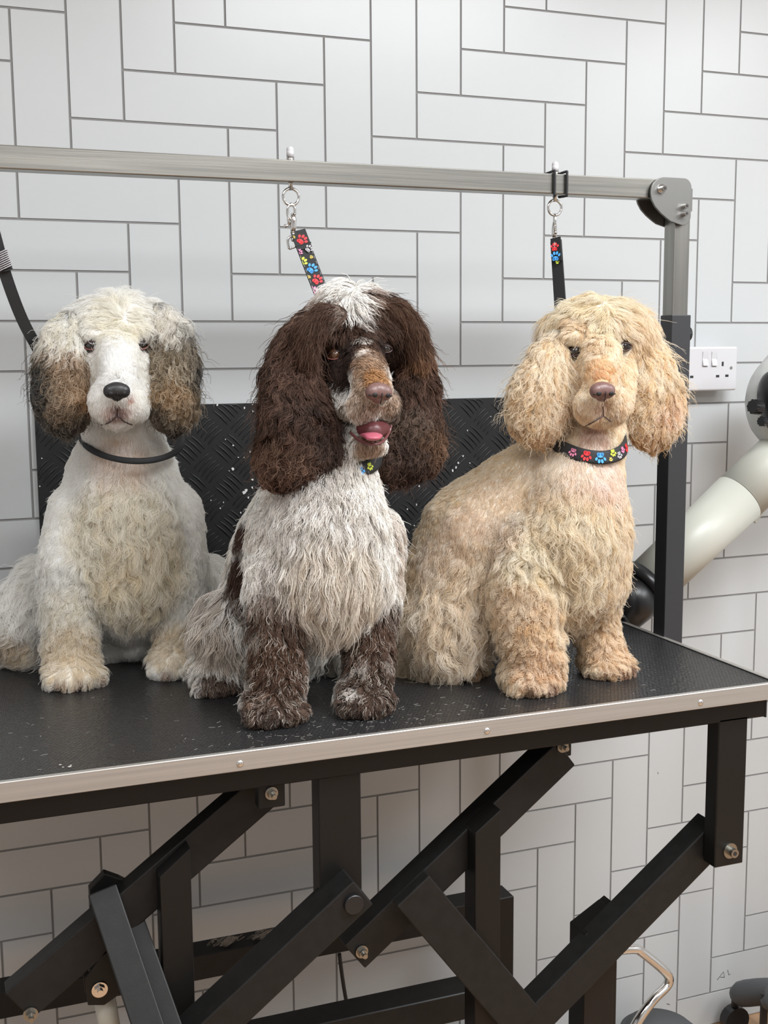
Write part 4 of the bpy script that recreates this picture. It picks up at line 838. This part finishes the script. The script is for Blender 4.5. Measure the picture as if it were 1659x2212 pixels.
    patches = [(785, 745, 84, BR, 1), (800, 770, 46, (.20, .125, .085), 1), (803, 825, 56, (.36, .27, .20), 1), (730, 628, 42, (.80, .77, .72), 1), (700, 650, 34, (.34, .27, .22), .8), (560, 1120, 60, (.62, .58, .53), .8), (520, 1240, 46, BR, 1), (522, 1160, 34, BR, 1), (490, 1200, 18, GR, .8), (545, 1330, 44, BR, .8),
        (660, 690, 52, BR, .95), (705, 700, 38, (.13, .075, .052), .95), (680, 760, 60, BR, 1), (725, 745, 44, DB, 1), (715, 790, 44, DB, 1), (735, 815, 30, DB, .9), (720, 890, 44, BR, .9), (700, 930, 50, BR, .8), (832, 672, 52, (.17, .095, .06), 1), (862, 740, 56, BR, 1), (838, 750, 38, DB, 1), (858, 800, 40, DB, 1), (868, 870, 40, BR, .9),
        (800, 640, 22, (.20, .12, .09), .8), (742, 725, 44, BR, .97), (745, 775, 44, DB, .97), (742, 815, 30, DB, .95), (826, 722, 44, BR, .97), (842, 775, 42, DB, .97), (842, 800, 20, DB, .9), (806, 705, 18, BR, .85), (745, 700, 26, BR, .9), (675, 655, 34, (.17, .11, .08), .9), (722, 662, 22, (.25, .19, .15), .75), (845, 645, 44, BR, .95), (806, 660, 24, (.22, .15, .11), .85), (816, 690, 34, BR, .95), (780, 665, 13, (.62, .58, .54), .8), (783, 700, 11, (.5, .46, .42), .8), (808, 728, 24, BR, .97), (822, 750, 26, DB, .97), (834, 778, 24, DB, .9), (762, 742, 18, DB, .95), (757, 775, 20, DB, .95), (784, 735, 11, (.5, .45, .40), .85), (790, 762, 15, (.52, .44, .37), .85), (798, 795, 34, (.32, .22, .15), .92), (778, 800, 7, (.7, .64, .58), .7), (812, 775, 7, (.7, .64, .58), .7), (800, 800, 40, (.30, .19, .12), .95), (782, 765, 14, (.5, .43, .37), .9), (805, 770, 12, (.30, .2, .14), .9), (812, 820, 26, (.40, .20, .08), .9), (775, 835, 20, (.48, .36, .27), .7), (716, 862, 17, (.78, .74, .70), .9), (770, 880, 36, (.42, .31, .23), .85), (845, 870, 28, (.42, .30, .22), .85), (800, 890, 26, (.34, .24, .19), .8), (800, 965, 36, (.34, .22, .15), .9), (790, 1000, 20, (.6, .52, .45), .8),
        (650, 1040, 60, (.66, .63, .60), .8), (700, 1150, 110, (.62, .58, .53), .85), (720, 1250, 110, (.60, .53, .44), .85), (850, 1140, 40, (.45, .37, .30), .7), (860, 1220, 40, (.42, .33, .26), .7), (600, 1230, 40, (.45, .40, .36), .6), (700, 1330, 70, (.60, .54, .46), .8),
        (595, 1320, 66, (.20, .14, .11), .85), (590, 1380, 78, (.11, .066, .046), .95), (600, 1450, 84, (.10, .056, .036), .97), (600, 1525, 92, (.10, .058, .040), .97), (545, 1475, 14, (.55, .5, .45), .7), (560, 1370, 16, (.42, .37, .32), .6), (650, 1500, 15, (.5, .45, .4), .6), (590, 1545, 30, (.075, .05, .04), .8), (572, 1512, 12, (.30, .24, .20), .5), (628, 1520, 12, (.26, .20, .16), .5),
        (830, 1345, 62, (.105, .066, .048), .95), (800, 1410, 74, (.12, .068, .046), .96), (800, 1465, 80, (.10, .060, .042), .96), (800, 1520, 86, (.085, .054, .040), .96), (782, 1440, 15, (.5, .45, .4), .6), (752, 1462, 15, (.5, .45, .4), .6), (830, 1432, 14, (.42, .37, .33), .5), (762, 1498, 15, (.60, .55, .5), .75),
        (470, 1300, 40, (.52, .46, .40), .95), (480, 1370, 50, (.50, .43, .36), .95), (440, 1440, 36, (.55, .51, .46), .95), (520, 1400, 30, (.42, .36, .30), .9), (475, 1485, 46, (.12, .072, .05), .95)]
    earL = dict(chain=[(660, 690, -.485, 26), (632, 770, -.495, 44), (636, 850, -.52, 60), (648, 930, -.545, 72), (645, 970, -.545, 68), (608, 1000, -.54, 46), (650, 990, -.545, 58), (695, 992, -.545, 52)], sc=(1, .5, 1), n=42000, col=BR, label='long wavy dark brown ear', var=.3, flow=[
        (650, 700, 625, 780, 50, .12, 4, .7), (610, 780, 590, 870, 52, .15, 5, .75), (660, 800, 655, 880, 46, .12, 5, .8), (600, 880, 580, 960, 50, .18, 6, .75), (650, 890, 650, 970, 46, .12, 7, .85), (700, 900, 715, 970, 38, .12, 6, .85), (590, 970, 580, 1030, 34, .2, 5, .8), (640, 990, 640, 1040, 28, .14, 5, .85), (700, 990, 710, 1035, 24, .14, 4, .85)],
        patches=[(640, 740, 50, (.10, .058, .042), .9), (590, 960, 60, (.13, .076, .052), .8), (640, 960, 46, (.13, .08, .058), .6), (700, 920, 44, (.075, .05, .042), .9), (650, 1040, 50, (.075, .045, .036), .9), (660, 860, 40, (.06, .036, .028), .9), (700, 1000, 34, (.06, .042, .036), .8)])
    earR = dict(chain=[(876, 700, -.470, 22), (896, 780, -.48, 32), (896, 860, -.495, 42), (886, 930, -.505, 56), (878, 975, -.505, 52), (910, 982, -.50, 40), (880, 985, -.505, 48), (850, 990, -.51, 42)], sc=(1, .5, 1), n=34000, col=BR, label='long wavy dark brown ear', var=.3, flow=[
        (880, 720, 895, 790, 46, .12, 4, .7), (915, 800, 930, 880, 46, .2, 5, .7), (895, 840, 900, 910, 42, .12, 5, .8), (930, 900, 950, 965, 40, .25, 5, .75), (880, 910, 875, 970, 36, .12, 6, .85), (850, 950, 845, 1000, 30, .12, 5, .85), (890, 980, 885, 1030, 26, .14, 4, .85), (920, 970, 930, 1020, 26, .2, 4, .8)],
        patches=[(890, 740, 40, (.13, .07, .045), .9), (880, 880, 34, (.12, .085, .065), .8), (930, 930, 44, (.15, .088, .055), .85), (880, 960, 46, (.075, .05, .04), .9), (880, 1015, 50, (.06, .036, .028), .9)])
    fr1 = dict(chain=[(748, 680, -.528, 9), (703, 684, -.54, 22), (670, 716, -.54, 22), (660, 770, -.54, 13)], sc=(1, .7, 1), n=14000, col=(.085, .048, .033), label='brown brow fringe', var=.25, frizz=.0014, flow=[(755, 680, 710, 675, 32, .12, 1.5, .7), (703, 686, 660, 712, 34, .12, 1.5, .7), (665, 715, 652, 780, 38, .15, 2, .8), (662, 765, 672, 815, 34, .15, 2, .85)], patches=[(768, 680, 10, (.35, .29, .25), .6)])
    fr2 = dict(chain=[(820, 662, -.515, 9), (864, 676, -.52, 18), (896, 718, -.515, 18), (908, 780, -.51, 11)], sc=(1, .7, 1), n=12000, col=(.095, .052, .034), label='brown brow fringe', var=.25, frizz=.0014, flow=[(828, 662, 875, 690, 32, .12, 1.5, .7), (880, 710, 900, 780, 36, .15, 2, .8), (900, 760, 908, 820, 32, .15, 2, .85)], patches=[(875, 760, 26, (.24, .13, .07), .8)])
    D, S = make_dog(dict(base=(.06, -.48, TZ), label='brown and white cocker spaniel with open mouth and dark brown ears, sitting in the middle', shape=shape, base_col=W, patches=patches, flow=flow, face_len_px=0, bald=[(815, 850, 25), (718, 767, 21), (832, 752, 21), (806, 938, 20)], gain=.3, roan=.14, face=(790, 800, 150), n=110000, mat=M_fur_dark, var=.2, ears=[earL, earR], rd=.72))
    for f in (fr1, fr2):
        V = Vol(); V.chain(f['chain'], f['sc']); me = V.skin('brow_fringe', .0035, 5); es = Surf(me); ec = paint(es, f['col'], f['patches']); tint_mesh(me, es, ec); eo = link('brow_fringe', me, M_skin, D); eo['label'] = f['label']
        coat('fringe_fur', es, Field(es, f['flow'], .02), ec, f['n'], eo, M_fur_dark, 300, 10, grav=.4, var=.25, frizz=.0014, root_dark=.8)
    nose(D, 817, 848, -.632, 34, M_nose_p, .05, .12)
    eye(D, 720, 767, 0, 14.5, M_eyeb, M_lid, S, .6, .2); eye(D, 830, 753, 0, 14, M_eye, M_lidd, S, .35, -.1)
    # open mouth: dark cavity, tongue, lower lip
    V = Vol(); V.chain([(790, 925, -.585, 22), (808, 932, -.602, 22), (826, 925, -.585, 18)], (1, .8, 1)); o = link('mouth', V.skin('mouth', .002, 3), M_mouth, D)
    V = Vol(); V.chain([(795, 938, -.585, 18), (806, 942, -.618, 19), (806, 946, -.624, 16)], (1.2, 1, .42)); link('tongue', V.skin('tongue', .0016, 4), M_tongue, D)
    bm = bmesh.new(); btube(bm, smooth_pts([at(758, 935, -.575), at(775, 950, -.595), at(800, 960, -.618), at(825, 955, -.612), at(840, 935, -.590), at(845, 918, -.585)], 5), .0019, 10); obj('lower_lip', bm, M_lip, D, True)
    return D
def golden_dog():
    pl = Vector((.368, -.581, TZ)); pr_ = Vector((.512, -.546, TZ)); hf = Vector((.322, -.462, TZ))
    def shape(V):
        V.chain([(1285, 940, -.49, 72), (1262, 985, -.495, 88), (1240, 1060, -.495, 112), (1228, 1150, -.49, 135), (1235, 1230, -.485, 122), (1240, 1280, -.48, 95)])
        V.chain([(1180, 1000, -.46, 70), (1100, 1080, -.43, 100), (1030, 1160, -.41, 128), (990, 1250, -.40, 122), (965, 1340, -.40, 108), (950, 1390, -.41, 80)])
        V.chain([(1130, 1170, -.47, 100), (1120, 1270, -.46, 90)])
        V.chain([(1140, 1190, -.497, 72), (1130, 1280, -.52, 69), (1142, 1370, -.535, 66), (1160, 1430, -.545, 58)])
        V.chain([(1304, 1180, -.475, 56), (1290, 1280, -.485, 50), (1284, 1350, -.495, 47), (1300, 1410, -.51, 45)])
        paw_pads(V, pl, .040, .062, .032); paw_pads(V, pr_, .036, .06, .030)
        V.ball(968, 1350, -.435, 84, (1, .8, 1.15)); V.ball(1010, 1290, -.42, 90); V.chain([(950, 1420, -.45, 40), (1010, 1440, -.455, 36)]); paw_pads(V, hf, .032, .05, .024)
        V.chain([(900, 1420, -.40, 40), (880, 1440, -.40, 26)])
        # head
        V.ball(1250, 744, -.465, 80); V.ball(1332, 740, -.465, 80); V.ball(1290, 714, -.475, 72); V.chain([(1290, 770, -.45, 98), (1295, 860, -.455, 70), (1292, 930, -.47, 62)])
        V.chain([(1296, 775, -.525, 48), (1300, 838, -.575, 37)]); V.ball(1272, 878, -.565, 33, (1, 1, 1.25)); V.ball(1330, 876, -.565, 33, (1, 1, 1.25)); V.ball(1300, 902, -.55, 34, (1.15, 1, .7))
        V.chain([(1254, 812, -.505, 40), (1262, 880, -.53, 32)]); V.chain([(1336, 808, -.505, 40), (1336, 876, -.53, 32)])
        V.ball(1240, 730, -.512, 22, (1.2, .8, .8)); V.ball(1345, 722, -.512, 22, (1.2, .8, .8)); V.chain([(1280, 925, -.52, 26), (1278, 958, -.515, 22)]); V.chain([(1305, 925, -.52, 22), (1315, 955, -.51, 18)])
    G = (.80, .66, .46); flow = [
        (1290, 660, 1270, 640, 20, .4, 1, .4), (1240, 670, 1190, 710, 38, .28, 2, .5), (1335, 665, 1385, 705, 36, .28, 2, .5), (1195, 720, 1165, 790, 40, .22, 3, .6), (1400, 720, 1420, 780, 34, .25, 2, .6), (1285, 700, 1265, 720, 18, .35, 1, .6), (1255, 705, 1220, 730, 26, .35, 1.5, .7), (1330, 700, 1365, 725, 24, .35, 1.5, .7),
        (1237, 735, 1205, 740, 5, .3, .3, .6), (1347, 725, 1378, 735, 9, .4, .5, .7), (1255, 760, 1262, 775, 3, .2, 0, .3), (1330, 752, 1325, 765, 3, .2, 0, .3), (1237, 780, 1232, 800, 3.5, .2, 0, .3), (1347, 770, 1352, 790, 3.5, .2, 0, .3), (1290, 740, 1288, 770, 12, .3, .6, .6), (1297, 790, 1290, 765, 4, .35, 0, .3), (1300, 815, 1295, 790, 3.5, .3, 0, .3), (1225, 800, 1222, 850, 7, .3, .5, .4), (1365, 795, 1372, 850, 7, .3, .5, .4),
        (1265, 870, 1252, 905, 4.5, .3, 0, .3), (1335, 868, 1348, 900, 4.5, .3, 0, .3), (1240, 860, 1235, 900, 6, .3, .3, .3), (1300, 895, 1300, 920, 6, .35, 0, .4), (1285, 940, 1283, 970, 6, .25, .3, .3), (1260, 1000, 1255, 1050, 8, .25, .4, .4), (1320, 1000, 1330, 1050, 7, .25, .4, .3), (1170, 1000, 1150, 1060, 7, .2, .3, .3),
        (1090, 1030, 1050, 1090, 6, .2, .2, .3), (1030, 1110, 1000, 1170, 7, .25, .4, .4), (960, 1130, 930, 1190, 8, .25, .4, .4), (1100, 1110, 1085, 1170, 8, .25, .6, .5), (1020, 1200, 1010, 1260, 12, .25, 1, .5), (930, 1210, 915, 1270, 12, .25, 1, .5),
        (1240, 1070, 1240, 1140, 20, .25, 3, .65), (1310, 1070, 1325, 1130, 16, .25, 2, .6), (1180, 1080, 1165, 1150, 16, .25, 3, .6), (1240, 1150, 1245, 1230, 44, .25, 7, .8), (1310, 1150, 1320, 1230, 36, .25, 6, .8), (1170, 1160, 1185, 1220, 36, .28, 8, .85), (1130, 1200, 1150, 1260, 30, .3, 7, .85), (1240, 1240, 1245, 1310, 50, .25, 8, .85), (1310, 1230, 1310, 1300, 38, .25, 6, .8), (1190, 1260, 1210, 1320, 36, .3, 7, .85), (1350, 1180, 1362, 1240, 16, .25, 2, .6), (1240, 1300, 1245, 1350, 32, .3, 5, .85),
        (1110, 1270, 1100, 1330, 15, .3, 4, .8), (1170, 1320, 1175, 1370, 15, .35, 4, .8), (1110, 1350, 1105, 1400, 14, .35, 4, .8), (1150, 1400, 1150, 1440, 13, .4, 3.5, .85), (1200, 1420, 1210, 1455, 12, .4, 3, .85), (1100, 1430, 1090, 1465, 12, .4, 3, .85), (1165, 1465, 1165, 1495, 10, .4, 2.5, .9),
        (1300, 1300, 1300, 1350, 14, .3, 3.5, .8), (1260, 1360, 1260, 1400, 13, .35, 3, .8), (1330, 1350, 1340, 1400, 13, .35, 3, .8), (1310, 1400, 1315, 1440, 12, .4, 3, .85), (1350, 1420, 1362, 1450, 11, .4, 2.5, .9),
        (980, 1280, 960, 1350, 45, .28, 8, .8), (1030, 1270, 1030, 1340, 32, .28, 7, .8), (910, 1300, 890, 1370, 42, .28, 7, .8), (950, 1350, 950, 1420, 55, .28, 9, .85), (1010, 1350, 1030, 1410, 50, .28, 9, .85), (900, 1380, 890, 1440, 40, .28, 6, .85), (960, 1410, 980, 1460, 45, .28, 6, .85), (1020, 1440, 1030, 1465, 10, .4, 2, .85), (885, 1430, 860, 1450, 25, .3, 3, .8)]
    patches = [(1290, 680, 90, (.84, .74, .54), .9), (1240, 710, 36, (.72, .55, .35), .7), (1350, 700, 40, (.74, .60, .42), .6), (1290, 745, 36, (.72, .56, .36), .8), (1298, 800, 40, (.74, .50, .24), .9), (1300, 815, 22, (.66, .36, .13), .8), (1250, 840, 36, (.76, .62, .44), .8), (1345, 840, 34, (.76, .60, .42), .8), (1265, 890, 26, (.70, .54, .36), .7), (1335, 888, 24, (.70, .54, .36), .7),
        (1300, 885, 22, (.46, .30, .22), .7), (1285, 950, 36, (.66, .48, .38), .9), (1237, 757, 15, (.34, .18, .12), .75), (1347, 747, 15, (.34, .18, .12), .75), (1270, 1020, 60, (.80, .68, .58), .7), (1320, 1040, 50, (.82, .68, .60), .6), (1180, 1010, 60, (.76, .66, .54), .7),
        (1060, 1080, 60, (.70, .56, .40), .8), (1000, 1150, 60, (.66, .52, .38), .8), (1080, 1160, 44, (.60, .48, .36), .8), (1120, 1120, 26, (.48, .42, .36), .7), (1040, 1220, 60, (.70, .58, .42), .8), (940, 1200, 50, (.74, .62, .48), .8), (1230, 1180, 110, (.82, .72, .54), .8), (1150, 1210, 60, (.82, .74, .58), .8), (960, 1340, 100, (.84, .73, .58), .8),
        (1130, 1320, 70, (.76, .60, .40), .8), (1150, 1400, 60, (.74, .56, .34), .8), (1165, 1450, 60, (.72, .52, .32), .8), (1310, 1350, 55, (.76, .60, .40), .8), (1330, 1420, 55, (.74, .55, .34), .85), (1150, 1492, 14, STAIN, .7), (1195, 1490, 15, (.28, .13, .10), .7), (1345, 1458, 13, (.26, .11, .08), .8), (1370, 1450, 11, (.26, .11, .08), .7), (1020, 1450, 36, (.40, .26, .14), .85)]
    EG = (.66, .54, .37)
    earL = dict(chain=[(1200, 735, -.490, 26), (1180, 795, -.505, 44), (1165, 860, -.515, 58), (1162, 900, -.515, 56)], sc=(1.05, .55, 1), n=34000, col=EG, label='long wavy golden ear', var=.16, flow=[
        (1190, 750, 1165, 810, 42, .12, 3, .7), (1140, 820, 1110, 880, 42, .2, 4, .75), (1180, 820, 1185, 880, 40, .12, 4, .8), (1110, 870, 1090, 920, 34, .2, 4, .8), (1160, 870, 1160, 930, 38, .14, 5, .8), (1205, 870, 1215, 930, 32, .12, 4, .85), (1120, 910, 1120, 950, 24, .2, 3, .85), (1165, 920, 1170, 960, 22, .16, 3, .85), (1205, 920, 1212, 955, 22, .16, 3, .85)],
        patches=[(1190, 760, 46, (.78, .66, .48), .9), (1110, 920, 40, (.50, .36, .20), .7), (1170, 945, 40, (.56, .40, .23), .7), (1215, 850, 26, (.60, .44, .28), .7)])
    earR = dict(chain=[(1385, 735, -.485, 28), (1402, 800, -.50, 46), (1412, 865, -.51, 56), (1410, 912, -.51, 54)], sc=(1.05, .55, 1), n=34000, col=EG, label='long wavy golden ear', var=.16, flow=[
        (1400, 750, 1425, 810, 42, .14, 3, .7), (1440, 820, 1462, 880, 40, .22, 4, .7), (1400, 820, 1395, 880, 40, .12, 5, .8), (1370, 870, 1360, 930, 36, .12, 5, .8), (1465, 870, 1475, 930, 32, .25, 4, .75), (1420, 870, 1425, 930, 38, .14, 5, .8), (1375, 920, 1375, 960, 24, .16, 3, .85), (1420, 930, 1422, 970, 22, .16, 3, .85), (1455, 920, 1458, 965, 22, .2, 3, .85)],
        patches=[(1400, 760, 50, (.80, .68, .50), .9), (1440, 860, 34, (.66, .46, .30), .6), (1400, 950, 50, (.54, .38, .22), .7), (1380, 830, 30, (.76, .62, .42), .7)])
    D, S = make_dog(dict(base=(.44, -.46, TZ), label='golden cream cocker spaniel with brown nose and paw print collar, sitting at right', shape=shape, base_col=G, patches=patches, flow=flow, face_len_px=0, bald=[(1300, 845, 25), (1239, 759, 23), (1347, 748, 19)], gain=.58, hue=(1.04, 1.05, 1.06), vl=.10, face=(1295, 790, 150), n=120000, mat=M_fur, var=.12, ears=[earL, earR], rd=.92))
    nose(D, 1300, 845, -.604, 32, M_nose_p, 0, -.06)
    lip_line(D, S, [(1266, 915), (1282, 907), (1299, 897), (1318, 907), (1336, 915)], .0009); lip_line(D, S, [(1299, 876), (1299, 897)], .0008)
    eye(D, 1238, 759, 0, 14.5, M_eye, M_lidd, S, .45, .2); eye(D, 1347, 748, 0, 15, M_eye, M_lidd, S, slant=-.05)
    return D
white_dog(); brown_dog(); golden_dog()

def collar(label, c, rx, ry, drop, w, m, tilt=0.0, flat=False, prints=()):
    c = Vector(c); K = thing('collar', c, label, 'collar'); n = 64; bm = bmesh.new(); rings = []
    def P(a): return c + Vector((rx * math.cos(a), -ry * math.sin(a), -drop * math.sin(a) + tilt * math.cos(a)))
    for i in range(n):
        a = 2 * math.pi * i / n; p = P(a); o = Vector((math.cos(a), -math.sin(a), .25 * math.sin(a))).normalized(); t = (P(a + .01) - P(a - .01)).normalized(); o = (o - t * o.dot(t)).normalized(); s = t.cross(o)
        h = .0016 if flat else w * .32
        rings.append([bm.verts.new(p + s * x * w / 2 + o * y * h) for x, y in ((-1, -.6), (-1, .6), (-.6, 1), (.6, 1), (1, .6), (1, -.6), (.6, -1), (-.6, -1))])
    for i in range(n):
        A = rings[i]; B = rings[(i + 1) % n]
        for k in range(8): bm.faces.new((A[k], A[(k + 1) % 8], B[(k + 1) % 8], B[k]))
    bmesh.ops.recalc_face_normals(bm, faces=bm.faces[:]); band = obj('band', bm, m, K, True)
    for deg, off, mm, s in prints:
        a = math.radians(deg); p = P(a); o = Vector((math.cos(a), -math.sin(a), .25 * math.sin(a))).normalized(); t = (P(a + .01) - P(a - .01)).normalized(); o = (o - t * o.dot(t)).normalized(); u = t.cross(o)
        if u.z < 0: u = -u
        bm = bmesh.new(); paw(bm, p + o * .0020 + u * off, t if t.x > 0 else -t, -u, o, s); bmesh.ops.recalc_face_normals(bm, faces=bm.faces[:]); obj('paw_print', bm, mm, band)
    return K
collar('thin plain black noose collar around the white dog neck', at(284, 940, -.235), .074, .088, .031, .0085, M_web)
collar('black collar with bright paw prints around the golden dog neck', at(1258, 932, -.492), .060, .068, .032, .019, M_web, .004, True,
       ((118, .0, M_red, .0125), (100, -.001, M_blue, .0135), (86, -.004, M_gold, .005), (80, .004, M_lime, .009), (70, -.002, M_grey, .009), (60, .002, M_pink, .008), (48, -.001, M_red, .011), (135, 0, M_pink, .010)))
collar('black collar with paw prints mostly hidden by the brown dog ears', at(728, 958, -.498), .058, .062, .030, .019, M_web, 0, True,
       ((95, .002, M_red, .010), (106, -.004, M_gold, .005), (80, -.002, M_blue, .010), (65, 0, M_lime, .009)))
